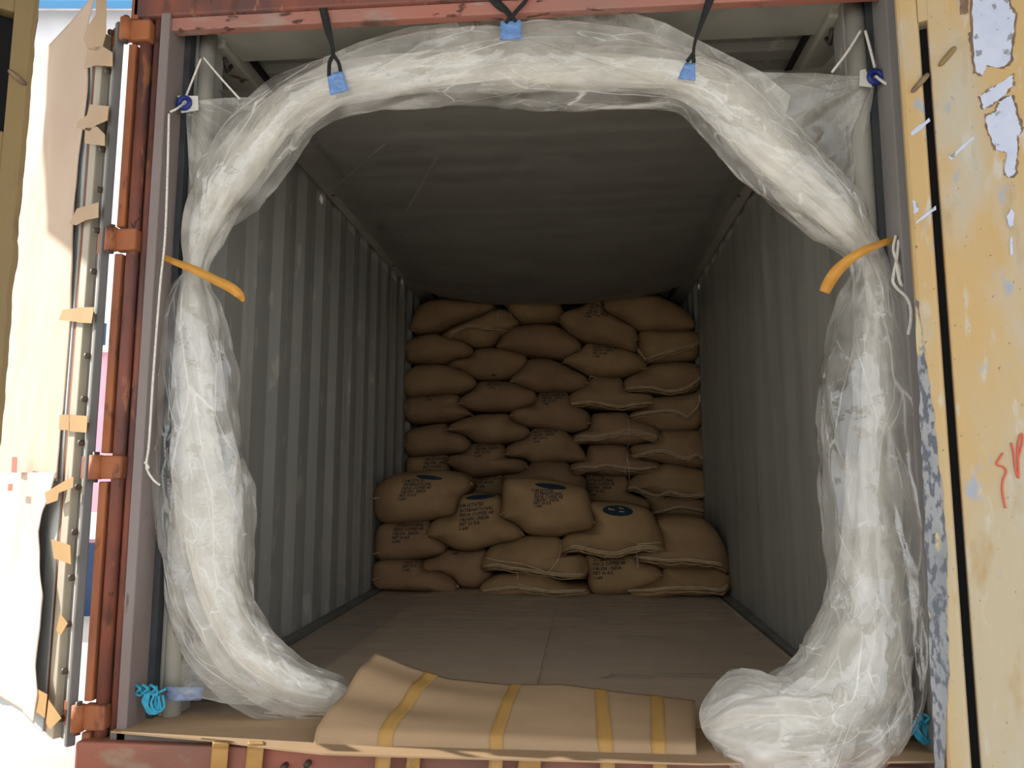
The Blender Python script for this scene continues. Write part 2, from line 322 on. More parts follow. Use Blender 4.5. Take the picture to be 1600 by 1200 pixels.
for n, s in ((5,-1),(6,1)):
    t = trim(n, 'beige top side rail inside the container, along the %s wall' % ('left' if s < 0 else 'right'))
    MB().box((min(s*1.17,s*1.06),.17,2.30),(max(s*1.17,s*1.06),LEN-.02,2.372)).build('rail', m_rail, t, bevel=.01)
    MB().box((min(s*1.058,s*1.046),.2,2.355),(max(s*1.058,s*1.046),LEN-.02,2.385)).build('rail_gap', m_dark, t)
    MB().tube([(s*1.085,.22,2.29),(s*1.085,.25,2.25),(s*1.085,.28,2.29)], .008, 6).build('lashing_ring', m_bolt, t, True)
    fl = MB().box((min(s*1.172,s*1.12),.2,-.008),(max(s*1.172,s*1.12),LEN-.02,.012)).build('floor_angle', M('floor_angle_steel', (.19,.19,.165), .6, (.14,.14,.12), 6), t)
# roof of the loading bay in front of the container (above the frame)
sh = empty('bay_roof', 'grey roof sheeting of the loading bay above the container mouth', 'roof', kind='structure')
MB().box((-4.6,-5.0,3.30),(3.6,.5,3.34)).build('roof_sheet', m_shed, sh)
for x, y in ((-4.5,-4.9),(3.5,-4.9),(3.5,.4)):
    MB().box((x-.05,y-.05,GZ),(x+.05,y+.05,3.3)).build('roof_post', m_shed, sh)

# ------------------------------------------------------------------ left container door, swung well back
DD = Vector((-.81,.586,0)).normalized(); DN = Vector((-DD.y, DD.x, 0)); DN = DN if DN.y < 0 else -DN
H0 = WP(150, 600, Vector((-1.345,0,0)), Vector((0,1,0)))
H0.z = 0
def DP(u, v, off=0): return WP(u, v, H0+DN*off, DN)
def along(p): return (p-H0).dot(DD)
zb, zt = W(110,1163,.02).z, 2.30
door = empty('door_1', 'open left container door seen on its inner side, gasket edge towards the post', 'door', kind='structure')
def dstrip(name, a0, a1, off0, off1, mat, z0=None, z1=None, bev=.004):
    p = H0+DD*a0+DN*off0; p = Vector((p.x,p.y,z0 if z0 is not None else zb))
    return MB().obox(p, DD*(a1-a0), DN*(off1-off0), (0,0,(z1 or zt)-p.z)).build(name, mat, door, bevel=bev)
A = [along(DP(u,600)) for u in (150,146,139,130,119,112,99)]
dstrip('door_panel', A[3], 1.16, -.05, -.004, m_bluew)
dstrip('outer_gasket_lip', A[0], A[1], -.014, .012, m_grey)
dstrip('retaining_strip', A[1], A[2], -.014, .002, m_cream)
dstrip('gasket_groove', A[2], A[3], -.014, -.008, m_grey)
dstrip('cream_strip', A[3], A[4], -.01, .014, m_cream)
dstrip('rust_strip', A[4], A[5], -.01, .006, m_rust)
dstrip('pale_strip', A[5], A[6]+.02, -.01, .010, m_bluew)
dstrip('bottom_gasket', A[6], 1.16, -.004, .006, m_bluew, zb, zb+.13)
ab = (A[1]+A[3])/2
bm_ = MB().tube([DN*0, DN*.014, DN*.018], [.0105,.0105,.006], 8)
z = zb+.07; first = None
while z < zt:
    p = H0+DD*ab; o = None
    if first is None: first = o = bm_.build('bolt', m_bolt, door, True)
    else: o = first.copy(); COL.objects.link(o)
    o.location = (p.x, p.y, z); z += .142
for a in (.30,.42,.62,.85,1.05):
    o = first.copy(); COL.objects.link(o); p = H0+DD*a+DN*.006; o.location = (p.x,p.y,zb+.06)

def paper(name, label, pxs, mat, off, wave, seed):
    """pxs: four corner polylines as right edge list (u,v) top->bottom; left end runs past the frame"""
    right = [DP(u, v, off) for u, v in pxs]
    def fn(a, b):
        r = plerp([(along(p), p.z) for p in right], b)
        al = lerp(r[0], 1.13, a); zt_ = r[1]; zl = lerp(right[0].z, right[-1].z, b)
        zz = lerp(zt_, zl, min(1, a*1.5))
        o = off+.008+wave*(nz(al*3+seed, zz*2.2, seed)*.8+.16*abs(nz(al*7, zz*5+seed, 2.)))*(1-.3*a) + .002*nz(al*16,zz*9,seed)
        p = H0+DD*al+DN*max(o, off+.002); return Vector((p.x, p.y, zz))
    o = mesh(name, *grid(fn, 50, 70), mat, None, True); solid(o, .0012, 0)
    return tag(o, label, 'paper')
pap1 = paper('paper_sheet', 'tan kraft paper sheet taped over the upper part of the open left door',
    [(158,-14),(140,40),(141,150),(127,260),(120,400),(112,500),(104,600),(97,690),(95,752)], m_paper, .010, .022, 1.3)
pap2 = paper('paper_sheet', 'paler paper sheet with curled edge taped to the lower part of the open left door',
    [(95,738),(88,770),(76,800),(68,830),(72,880),(80,930),(74,985),(68,1040),(74,1085),(66,1128)], m_paper2, .026, .035, 4.1)
def tapeq(par, cs, off=.03, mat=m_tape):
    vs = [DP(u, v, off) for u, v in cs]; n = len(vs)
    o = mesh('tape_strip', vs, [tuple(range(n))], mat, par); solid(o, .0008, 0); return o
for cs in ([(150,-6),(166,-6),(166,52),(160,75),(148,80),(136,75),(130,60),(138,40),(150,22)], [(136,75),(160,72),(176,82),(176,104),(150,102),(132,108)],
           [(140,163),(170,166),(168,188),(150,196),(140,205),(120,200),(121,190),(136,180)], [(133,200),(152,198),(164,210),(164,228),(132,224)],
           [(120,326),(154,316),(154,340),(134,344),(119,352),(108,350)], [(122,480),(147,480),(143,505),(121,504)], [(98,484),(122,481),(121,503),(92,500)],
           [(109,648),(137,650),(135,676),(109,674)], [(93,648),(108,648),(108,672),(92,672)]):
    tapeq(pap1, cs, .034)
for cs in ([(70,770),(100,752),(115,745),(114,762),(92,770),(90,782),(73,788)], [(80,842),(110,852),(111,882),(84,872)], [(94,958),(106,974),(94,994),(88,985)],
           [(76,1093),(96,1122),(78,1140),(72,1130)], [(55,1075),(74,1085),(70,1122),(56,1112)]):
    tapeq(pap2, cs, .05)
for cs in ([(19,714),(27,714),(26,739),(18,738)], [(13,756),(20,756),(19,767),(12,767)]):
    o = tapeq(pap1 if cs[0][1] < 740 else pap2, cs, .07 if cs[0][1] < 740 else .085, m_redm); o.name = 'red_mark'

# ------------------------------------------------------------------ yellow gate leaves either side
def capsule(p, q, rad): return [lerp(p, q, t) for t in (0,.04,.15,.4,.7,.88,.97,1)], [rad*x for x in (.2,.6,.9,1,1,.9,.6,.2)]
# right leaf
ang = R(22); RD = Vector((math.cos(ang), -math.sin(ang), 0)); RN = Vector((-math.sin(ang), -math.cos(ang), 0))
E0 = W(1434, 600, -.14); E0.z = 0
def RP(u, v, off=0): return WP(u, v, E0+RN*off, RN)
def ra(p): return (p-E0).dot(RD)
g1, g2 = ra(RP(1476,600)), ra(RP(1490,600)); zs = RP(1460,28).z
gr = empty('steel_gate_leaf', 'worn yellow steel gate leaf with black slot, peeling paint and red scrawl on the right', 'gate', 'yellow gate leaves')
def gbox(par, a0, a1, o0, o1, z0, z1, O, D, N, nm, mat, bev=.006):
    p = O+D*a0+N*o0; p.z = z0
    return MB().obox(p, D*(a1-a0), N*(o1-o0), (0,0,z1-z0)).build(nm, mat, par, bevel=bev)
gbox(gr, .006, g1, -.05, 0, -.6, 2.75, E0, RD, RN, 'edge_post', m_yel, .012)
gbox(gr, g2, 1.3, -.05, 0, -.6, 2.75, E0, RD, RN, 'panel', m_yel, .004)
gbox(gr, g1-.002, g2+.002, -.05, -.001, zs, 2.75, E0, RD, RN, 'slot_head', m_yel, .002)
gbox(gr, g1-.03, g2+.06, -.11, -.05, -.6, 2.75, E0, RD, RN, 'slot_backing', m_dark, .001)
for a, b in (((1424,145),(1451,115)), ((1467,104),(1493,73))):
    pts, rr = capsule(RP(*a), RP(*b), .012)
    MB().tube(pts, rr, 10, .7).build('latch_lug', m_flake if a[0] < 1450 else m_yel2, gr, True)
def patch(par, pf, pts, nm, mat, t, off=.0015):
    vs = [pf(u, v, off) for u, v in pts]; n = len(vs)
    o = mesh(nm, vs, [tuple(range(n))], mat, par); solid(o, t, 0); return o
_el = [(1430,470),(1434,560),(1437,640),(1441,720),(1444,800),(1447,880),(1451,960),(1454,1040),(1458,1120),(1462,1230)]
_er = [(1434,470),(1446,560),(1458,640),(1466,720),(1476,800),(1480,880),(1480,960),(1483,1040),(1480,1120),(1476,1230)]
def jag(pts, amp, n=6):
    out = []
    for i, p in enumerate(pts):
        q = pts[(i+1) % len(pts)]
        for k in range(n):
            t = k/n; out.append((lerp(p[0],q[0],t)+random.uniform(-amp,amp), lerp(p[1],q[1],t)+random.uniform(-amp,amp)))
    return out
patch(gr, RP, jag(_el+_er[::-1], 1.6, 6), 'worn_bare_edge', m_edge, .0012, .002)
P1 = [(1519,-20),(1574,-20),(1577,8),(1587,24),(1582,60),(1580,95),(1562,106),(1541,101),(1537,118),(1524,112),(1520,60)]
P2 = [(1532,150),(1550,138),(1560,132),(1583,116),(1582,134),(1565,152),(1548,165),(1536,171)]
P3 = [(1540,182),(1556,176),(1562,160),(1580,148),(1590,182),(1597,205),(1588,214),(1589,240),(1586,272),(1576,277),(1570,270),(1573,240),(1556,232),(1546,212)]
def grow(P, g):
    cx = sum(p[0] for p in P)/len(P); cy = sum(p[1] for p in P)/len(P)
    return [(p[0]+g*(1 if p[0] > cx else -1), p[1]+g*(.6 if p[1] > cy else -.6)) for p in P]
for P in (P1, P2, P3):
    patch(gr, RP, jag(grow(P, 3), 1.8), 'peel_edge', m_flake, .0008, .0006)
    patch(gr, RP, jag(P, 1.6), 'peeled_patch', m_peel, .001, .0016)
patch(gr, RP, jag([(1501,-10),(1512,-10),(1513,20),(1500,24)], 1), 'peel_edge', m_flake, .001, .001)
patch(gr, RP, jag([(1513,52),(1522,48),(1526,85),(1517,80)], 1.5), 'peel_edge', m_flake, .001, .0012)
for P in ([(1573,338),(1580,326),(1585,332),(1583,352),(1577,356)], [(1578,372),(1582,370),(1583,396),(1579,400)]):
    patch(gr, RP, jag(P, .7, 3), 'peeled_patch', m_peel, .001, .0016)
for P in ([(1424,206),(1452,184),(1454,190),(1424,214)], [(1482,246),(1520,213),(1523,216),(1486,250)], [(1431,346),(1462,322),(1463,327),(1431,350)], [(1426,312),(1434,318),(1436,330),(1428,334)]):
    patch(gr, RP, jag(P, .8, 5), 'scrape', m_peel, .0008, .001)
for st in ([(1567,708),(1558,722),(1559,727),(1568,730),(1572,738),(1567,750),(1566,765),(1568,780),(1571,794)],
           [(1580,692),(1584,710),(1586,730),(1591,747),(1591,725),(1590,700),(1593,682),(1597,678),(1598,688),(1594,705),(1590,720)]):
    pts = [RP(a, b, .002) for a, b in crom(st, 4)]
    MB().tube(pts, .0026, 6, 1).build('red_scrawl', m_redm, gr, True)
# left leaf (only its edge is in view)
ang2 = R(38); LD = Vector((-math.cos(ang2), -math.sin(ang2), 0)); LN = Vector((math.sin(ang2), -math.cos(ang2), 0))
L0 = W(30.5, 345, -.30); L0.z = 0
def LP(u, v, off=0): return WP(u, v, L0+LN*off, LN)
def la(p): return (p-L0).dot(LD)
gl_ = empty('steel_gate_leaf', 'shade-toned yellow steel gate leaf with ragged edge in the upper left corner', 'gate', 'yellow gate leaves')
s1 = la(LP(17,80)); s2 = s1+.05
zr = [-.6+3.4*i/140 for i in range(141)]; vs = []; fs = []
for z in zr:
    j = .006*nz(z*9,1,3)+.005*nz(z*31,5,2)
    for a, o in ((j, -.004), (j, -.05), (s1, -.05), (s1, 0), (.012+j, 0)):
        p = L0+LD*a+LN*o; vs.append((p.x,p.y,z))
for i in range(140):
    for k in range(5):
        a = i*5+k; b = i*5+(k+1) % 5; fs.append((a, b, b+5, a+5))
fs += [(0,1,2,3,4), tuple(140*5+k for k in (4,3,2,1,0))]
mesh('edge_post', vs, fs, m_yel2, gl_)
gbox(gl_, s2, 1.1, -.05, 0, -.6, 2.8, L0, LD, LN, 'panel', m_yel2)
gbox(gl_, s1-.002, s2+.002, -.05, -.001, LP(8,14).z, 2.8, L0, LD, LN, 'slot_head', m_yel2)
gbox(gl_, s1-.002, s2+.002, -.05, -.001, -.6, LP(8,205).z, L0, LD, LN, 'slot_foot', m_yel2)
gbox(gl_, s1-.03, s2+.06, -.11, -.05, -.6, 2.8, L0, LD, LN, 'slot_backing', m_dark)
pts, rr = capsule(LP(13,109), LP(41,133), .014)
MB().tube(pts, rr, 10, .6).build('latch_lug', m_flake, gl_, True)

# ------------------------------------------------------------------ building across the yard, seen past the door
FN = Vector((.084,-.996,0)).normalized(); FD = Vector((FN.y*-1, FN.x, 0)); FD = FD if FD.x > 0 else -FD
B0 = WZ(182, 962, GZ)
def BP(u, v, off=0): return WP(u, v, B0+FN*off, FN)
bld = empty('building', 'pink and white building with blue gutter across the yard, seen past the open door', 'building')
def bbox(nm, mat, z0, z1, a0=-9, a1=4, o0=-.3, o1=0):
    p = B0+FD*a0+FN*o0; p.z = z0; return MB().obox(p, FD*(a1-a0), FN*(o1-o0), (0,0,z1-z0)).build(nm, mat, bld)
zz = lambda v: BP(180, v).z
bbox('wall', m_pink, GZ, zz(548)); bbox('upper_wall', m_white, zz(548), zz(16))
bbox('ledge', m_white, zz(552), zz(542), o0=0, o1=.12)
bbox('band', m_white, zz(842), zz(800), o0=0, o1=.05)
for uc in (172, 20, 100, -40):
    c = BP(uc, 527); a = (c-B0).dot(FD)
    w = bbox('window', m_glass, zz(546), zz(506), a-.45, a+.45, 0, .03)
    for q in (-.45,-.02,.41):
        p = B0+FD*(a+q)+FN*.03; p.z = zz(546); MB().obox(p, FD*.04, FN*.03, (0,0,zz(506)-zz(546))).build('window_bar', m_white, w)
for uc in (140, 20, -80):
    c = BP(uc, 900); a = (c-B0).dot(FD); bbox('shutter', m_glass, GZ, zz(848), a-.6, a+.6, 0, .04)
zg = BP(100, 21).z
bbox('gutter', m_sky, zg-.10, zg+.07, o0=.25, o1=.42); bbox('fascia', m_cream, zg+.07, zg+.16, o0=.2, o1=.36)
def rf(a, b):
    p = B0+FD*lerp(-9,4,a)+FN*lerp(.55,-3,b); return Vector((p.x,p.y,zg+.22+b*1.2+.07*math.sin(a*13*9)))
solid(mesh('roof_sheet', *grid(rf, 620, 2), m_roof, bld, True), .02)
#@@CONTENT@@
# ================================================================== CARDBOARD
def flat_sheet(name, label, px, z, mat, th=.004, parent=None):
    vs = [WZ(u, v, z) for u, v in px]; n = len(vs)
    f = tuple(range(n)); ar = sum(vs[i-1].x*vs[i].y-vs[i].x*vs[i-1].y for i in range(n))
    o = mesh(name, vs, [f if ar > 0 else f[::-1]], mat, parent); solid(o, th, 1)
    return tag(o, label, 'cardboard')
def floor_sheet(label, pts, z, mat=None):
    o = mesh('cardboard_sheet', [(x,y,z) for x,y in pts], [tuple(range(len(pts)))], mat or m_cardf); solid(o, .005, 1); return tag(o, label, 'cardboard')
def xy(u, v): p = WZ(u, v, 0); return (p.x, p.y)
sA, sB = xy(668,930), xy(525,1035); tA, tB = xy(872,935), xy(842,1060)
def ext(a, b, y): t = (y-a[1])/(b[1]-a[1]); return (lerp(a[0],b[0],t), y)
floor_sheet('brown floor cardboard along the left wall, left of the slanting seam', [(-1.10,.16),ext(sA,sB,.16),ext(sA,sB,3.4),(-1.10,3.4)], -.006, m_cardg)
floor_sheet('middle brown floor cardboard between the slanting seam and the straight seam', [ext(sA,sB,.162),ext(tA,tB,.162),ext(tA,tB,3.4),ext(sA,sB,3.4)], .004)
floor_sheet('large brown floor cardboard along the right wall', [ext(tA,tB,.16),(1.09,.16),(1.09,3.4),ext(tA,tB,3.4)], -.004)
o = flat_sheet('cardboard_sheet', 'flat tan cardboard lying on the red sill, pointed corner at the left', [(173,1145),(245,1111),(262,1092),(345,1072),(700,1078),(1460,1106),(1462,1192),(1100,1196),(700,1186),(505,1180),(432,1172),(340,1160)], -.006, m_card, .005)
o['category'] = 'cardboard'
FR = [(489,1166),(640,1172),(800,1180),(950,1187),(1090,1193)]
BK = [(588,1019),(640,1041),(700,1060),(790,1069),(880,1069),(960,1080),(1086,1094)]
def bku(u):
    for p, q in zip(BK, BK[1:]):
        if u <= q[0] or q is BK[-1]: return (u, lerp(p[1], q[1], (u-p[0])/(q[0]-p[0])))
def flap(a, b):
    f = Vector(W(*plerp(FR, a), -.075)); k = Vector(W(*bku(588+a*498), .26))
    bb = max(0, (b-.12)/.88)
    if b < .12: return f + Vector((0,.022,.040))*(b/.12)
    p = f + Vector((0,.022,.040)); q = lerp(p, k, bb)
    q += Vector((0,0,1))*(.009*math.sin(math.pi*bb)**.8 + .010*math.sin(bb*11+a*3)*max(0,1-1.6*a)*math.sin(math.pi*bb))
    return q
fl = mesh('cardboard_flap', *grid(flap, 60, 30), m_card, None, True); solid(fl, .008, -1)
tag(fl, 'folded tan cardboard flap with tape strips propped on the sill', 'cardboard')
for af, ab_, w, hang in ((.185,.175,.040,.05),(.462,.438,.034,.05),(.750,.705,.040,.05),(.895,.882,.040,.05)):
    def fn(i, j, af=af, ab_=ab_, w=w, hang=hang):
        if j < .15:
            p = flap(af+(i-.5)*w, 0); return p+Vector((-.006*(1-j/.15),-.004-.012*(1-j/.15)*(.5+i),-.10*(1-j/.15)))
        b = (j-.15)/.85; p = flap(lerp(af,ab_,b)+(i-.5)*w, b); return p+Vector((0,-.0015 if b < .12 else 0,.0016 if b >= .12 else 0))
    solid(mesh('tape_strip', *grid(fn, 3, 40), m_tape, fl, True), .0006, 0)
for k, (u, w, crump, lab) in enumerate(((345,26,0,'flat brown tape strip hanging from cardboard onto the red sill, leftmost one'),
        (400,26,1,'crumpled brown tape strip on the red sill, right of the flat one'),
        (648,22,1,'twisted brown tape strip on the sill below the folded flap'),
        (830,36,0,'wide pale tape strip on the sill below the middle of the folded flap'))):
    def fn(i, j, u=u, w=w, c=crump):
        v = 1158+j*60 if u < 500 else 1172+j*45
        p = W(u+(i-.5)*w-j*5, v, -.044-.012*c*abs(nz(i*3,j*5,u))-.01*math.sin(j*3))
        if v < 1166 and u < 500: p = WZ(u+(i-.5)*w, v, .002)
        return p
    tag(solid(mesh('tape_strip', *grid(fn, 8, 12), m_tape, None, True), .0008, 0), lab, 'tape')
# little rolled paper on the ledge at the lower left
p0, p1 = WZ(142,1184,-.115), WZ(182,1186,-.115)
pr = MB()
for k, r_ in enumerate((.016,.013,.010)):
    pr.tube([lerp(p0,p1,t)+Vector((0,0,.012*math.sin(t*3))) for t in (0,.2,.5,.8,1)], [r_*.45,r_*.9,r_,r_*.95,r_*.8], 14, cap=False)
tag(pr.build('paper_roll', M('yellowed_paper', (.60,.49,.30), .8, (.50,.40,.24), 20), None, True), 'small rolled scrap of yellowed paper on the ledge below the left post', 'paper scrap')

# ================================================================== SACKS
TXT = ['1-640', 'NET 60 KG', 'ORIGIN : INDIA', 'INDIA COFFEE AB', 'INTERNATIONAL', 'COM ESTATES']
_glyph = {}
def text_geo(body):
    if body in _glyph: return _glyph[body]
    c = bpy.data.curves.new('t', 'FONT'); c.body = body; c.size = 1; c.resolution_u = 1; c.offset = .032; c.space_character = 1.08
    o = bpy.data.objects.new('t', c); COL.objects.link(o)
    dg = bpy.context.evaluated_depsgraph_get(); me = o.evaluated_get(dg).to_mesh()
    vs = [v.co.copy() for v in me.vertices]; fs = [tuple(p.vertices) for p in me.polygons]
    o.evaluated_get(dg).to_mesh_clear(); bpy.data.objects.remove(o); bpy.data.curves.remove(c)
    _glyph[body] = (vs, fs); return vs, fs
def smooth_outline(P, N=56):
    # resample closed polygon uniformly then light smoothing
    L = [0]; n = len(P)
    for i in range(n): L.append(L[-1]+math.hypot(P[(i+1)%n][0]-P[i][0], P[(i+1)%n][1]-P[i][1]))
    out = []; j = 0
    for k in range(N):
        s = L[-1]*k/N
        while L[j+1] < s: j += 1
        t = (s-L[j])/max(1e-9, L[j+1]-L[j]); a, b = P[j], P[(j+1)%n]
        out.append((lerp(a[0],b[0],t), lerp(a[1],b[1],t)))
    for _ in range(2):
        out = [(.25*out[i-1][0]+.5*out[i][0]+.25*out[(i+1)%N][0], .25*out[i-1][1]+.5*out[i][1]+.25*out[(i+1)%N][1]) for i in range(N)]
    return out
def drape_text(body, bvh, u0, v0, e1, e2, h, nlines, dY, ink, par, Y):
    mb = MB()
    for li in range(nlines):
        vs, fs = text_geo(TXT[li]); idx = {}; keep = []
        ox, oy = u0+e2[0]*li, v0+e2[1]*li
        if li == 5: ox -= 6
        for i, c in enumerate(vs):
            sx = c.x*h*.88; sy = c.y*h*1.08
            w = W(ox+e1[0]*sx+(e2[0]/max(1e-6,abs(e2[1])))*sy*(1 if e2[1] < 0 else -1), oy+e1[1]*sx+(-sy if e2[1] < 0 else sy), Y)
            hit = bvh.ray_cast(Vector((w.x, w.y-1.0, w.z)), Vector((0,1,0)))
            if hit[0] is not None: idx[i] = len(keep); keep.append(hit[0]+Vector((0,-.0022,0)))
        mb.add(keep, [tuple(idx[q] for q in f) for f in fs if all(q in idx for q in f)])
    if mb.f: mb.build('printed_lettering', ink, par)
def drape_oval(bvh, u, v, ru, rv, par, Y, tilt=0, marks=False):
    vs = []; fs = []; n = 40; rings = 5
    def hitp(a, b, off=.003):
        w = W(a, b, Y); h = bvh.ray_cast(Vector((w.x,w.y-1,w.z)), Vector((0,1,0)))
        return (h[0] if h[0] is not None else Vector((w.x,w.y,w.z)))+Vector((0,-off,0))
    vs.append(hitp(u, v))
    for r in range(1, rings+1):
        for k in range(n):
            a = 2*math.pi*k/n; x = math.cos(a)*ru*r/rings; y = math.sin(a)*rv*r/rings; vs.append(hitp(u+x, v+y+x*tilt))
    for k in range(n): fs.append((0, 1+k, 1+(k+1)%n))
    for r in range(rings-1):
        for k in range(n):
            a = 1+r*n+k; b = 1+r*n+(k+1)%n; fs.append((a, b, b+n, a+n))
    o = mesh('oval_emblem', vs, fs, m_teal, par)
    if marks:
        mk = MB()
        for (a0, b0, a1, b1, t) in ((-15,-3,-5,-1.2,1.6),(2,-4.5,10,-2.5,1.1),(2,.8,11,1.8,1.2),(0,-7,0,8,.35)):
            c = [hitp(u+a0, v+b0-t, .0045), hitp(u+a1, v+b1-t*.5, .0045), hitp(u+a1, v+b1+t*.5, .0045), hitp(u+a0, v+b0+t, .0045)]
            mk.add(c, [(0,1,2,3)])
        mk.build('emblem_gap', m_hem, o)
def sack(key, label, org, P, Y, depth=.55, bulge=.17, mat=None, hem=None, text=None, emblem=None, threads=(), tips=True, grow=1.02, group='jute sacks of the tall back stack'):
    ox, oy = org; s = .1875 if org != (0,0) else 1.0
    cv = lambda q: (ox+q[0]*s, oy+q[1]*s)
    O = smooth_outline([cv(p) for p in P]); n = len(O)
    cx = sum(p[0] for p in O)/n; cy = sum(p[1] for p in O)/n
    sd = sum(ord(c)*(i+3) for i, c in enumerate(key))*.37
    Ym = Y+bulge
    ring = [W(cx+(u-cx)*grow, cy+(v-cy)*grow, Ym) for u, v in O]; C = W(cx, cy, Ym)
    prof = []
    for k in range(1, 13):                    # front dome
        q = k/12; sc = math.sin(q*math.pi/2)**.9; prof.append((sc, Y+bulge*(1-(1-sc**2.6)**(1/2.2)) if sc < 1 else Ym))
    prof += [(1.0, Ym+(depth-2*bulge)*.5), (.99, Ym+depth-2*bulge), (.85, Y+depth-.03), (.5, Y+depth)]
    vs = [Vector((C.x, Y-.016*nz(C.x*4.5+sd, C.z*6, sd), C.z))]; fs = []
    for sc, y in prof:
        for i in range(n):
            p = C.lerp(ring[i], sc)
            x, z = p.x, p.z
            if y < Ym+.02:
                d = .016*nz(x*4.5+sd, z*6, sd)+.010*nz(x*11, z*13+sd, sd*2)*sc+.007*abs(nz(x*22+sd, z*9, 7.))*sc+.006*plin(x*9+sd, z*7, sd, 999)*sc
                wr = .020*sc**5*abs(nz(i*.55, sd, 3.)) + .010*sc**3*max(0, nz(i*.23+4, sd, sc*2))
                y2 = y-d+wr
            else: y2 = y
            vs.append(Vector((x, y2, z)))
    for i in range(n): fs.append((0, 1+(i+1)%n, 1+i))
    for r in range(len(prof)-1):
        for i in range(n):
            a = 1+r*n+i; b = 1+r*n+(i+1)%n; fs.append((a, b, b+n, a+n))
    fs.append(tuple(1+(len(prof)-1)*n+i for i in range(n))[::-1])
    fs = [f[::-1] for f in fs]
    e = empty('jute_sack', label, 'sack', group)
    e.location = (0,0,0)
    mat = mat or random.choice((m_jute, m_jute, m_jute2, m_jute3))
    mesh('body', vs, fs, mat, e, True)
    bvh = BVHTree.FromPolygons(vs, fs)
    def surf(u, v, off=0.0):
        w = W(u, v, Y); h = bvh.ray_cast(Vector((w.x, w.y-1, w.z)), Vector((0,1,0)))
        y = h[0].y if h[0] is not None else Ym-.03
        return Vector((w.x, y-off, w.z))
    mp_ = mpp(Y)
    if tips:
        li = min(range(n), key=lambda i: O[i][0]); ri = max(range(n), key=lambda i: O[i][0])
        for i, sg in ((li,-1),(ri,1)):
            q = surf(O[i][0]-sg*4, O[i][1], .0); t = W(O[i][0]+sg*3, O[i][1]+2.5, Ym-.05); t.y = q.y-.012
            MB().tube([q, lerp(q,t,.6), t], [.013,.008,.003], 6, .5).build('corner_ear', m_hem, e, True)
    if hem:
        H = crom([cv(q) for q in hem], 5); m = len(H)
        pts = [surf(u, v, .010+.006*math.sin(i*.9+sd)) for i, (u, v) in enumerate(H)]
        rad = [(.006+.016*min(1, 4*(i/m)*(1-i/m)*2.2))*(1+.25*nz(i*.7,sd,1)) for i in range(m)]
        hm = MB().tube(pts, rad, 8, .55).build('sewn_hem', m_hem, e, True)
        up = [p+Vector((0,-.9*r,.5*r)) for p, r in zip(pts, rad)]
        MB().tube(up, .0022, 5).build('stitch_thread', m_thread, hm, True)
        lo = [p+Vector((0,.004,-.022-.004*math.sin(i*1.3))) for i, p in enumerate(pts)]
        MB().tube(lo, [r*.55 for r in rad], 6, .4).build('folded_hem', m_hem, e, True)
    for th in threads:
        MB().tube([surf(u, v, .03) for u, v in crom(th, 4)], .0022, 5).build('loose_thread', m_thread, e, True)
    if text:
        u0, v0, e1, e2, h, nl = text; drape_text('', bvh, u0, v0, e1, e2, h, nl, 0, m_ink, e, Y)
    if emblem: drape_oval(bvh, *emblem[:4], e, Y, *(emblem[4:]))
    return e
c3=(600,440); c4=(830,440); c5=(570,620); c6=(850,620); c7=(570,730); c8=(860,730); px=(0,0)
YB, YF = 3.58, 2.62
S = sack
TB = 'the tall back stack'
# --- leftmost column of the back stack, top to bottom
S('a1','jute sack tilted up under the ceiling film, top of leftmost column of the back stack',c3,[(205,390),(260,290),(300,205),(420,160),(700,160),(935,190),(900,250),(800,300),(620,350),(500,400),(400,430),(300,440),(240,420)],YB)
S('a4','plain jute sack, second from top in leftmost column of the back stack',c3,[(165,560),(190,510),(300,460),(430,440),(560,480),(680,510),(745,560),(750,610),(690,640),(560,655),(500,690),(380,690),(230,685),(185,650)],YB)
S('a7','plump jute sack, third from top in leftmost column of the back stack',c3,[(140,870),(160,800),(230,720),(330,695),(480,695),(620,730),(720,780),(775,830),(770,880),(700,920),(600,945),(450,950),(300,960),(210,970),(170,930)],YB)
S('a10','jute sack with lettering peeking out at its top, fourth in leftmost column',c3,[(150,1040),(170,990),(330,945),(600,940),(640,960),(620,1020),(720,1080),(740,1105),(660,1140),(540,1170),(350,1190),(220,1180),(170,1130)],YB+.02,text=(662,627,(1,-.16),(.4,-6),5.5,3))
S('c3','plain jute sack, fifth from top in leftmost column of the back stack',c5,[(325,420),(330,330),(370,280),(520,240),(690,220),(690,290),(820,315),(880,370),(885,430),(850,465),(700,480),(550,500),(420,505),(350,480)],YB)
S('c4','jute sack with dense lettering, lowest visible in leftmost column of the back stack',c5,[(345,560),(360,505),(480,490),(690,480),(710,560),(700,640),(560,690),(400,700),(350,660)],YB+.03,text=(660,738,(1,-.05),(.6,-6),6,5),tips=False)
# --- second column
S('a2','folded jute sack with drooping sewn mouth, second column from left, topmost',c3,[(480,450),(560,400),(700,340),(820,300),(930,240),(1030,240),(1100,320),(1140,350),(1110,390),(1000,430),(940,510),(900,540),(800,555),(740,550),(640,500),(540,490),(490,500)],YB+.02,hem=[(500,470),(600,410),(720,375),(860,395),(1000,390),(1120,360)],threads=[[(778,475),(778,500)],[(793,480),(800,495)]])
S('a6','jute sack with upside-down lettering at its lower edge, second column from left',c3,[(520,700),(560,665),(740,640),(750,570),(900,555),(1150,600),(1200,640),(1190,700),(1100,780),(1030,815),(900,832),(780,822),(640,750),(540,720)],YB+.03,text=(778,583,(-1,.05),(0,6),5,2))
S('a9','jute sack with lettering along its top edge, third in second column from left',c3,[(615,1010),(650,960),(760,905),(790,835),(1030,835),(1160,880),(1260,920),(1285,965),(1270,1010),(1180,1060),(1030,1085),(860,1090),(740,1075),(650,1040)],YB+.01,text=(763,608,(1,-.08),(-2,-5),5,3))
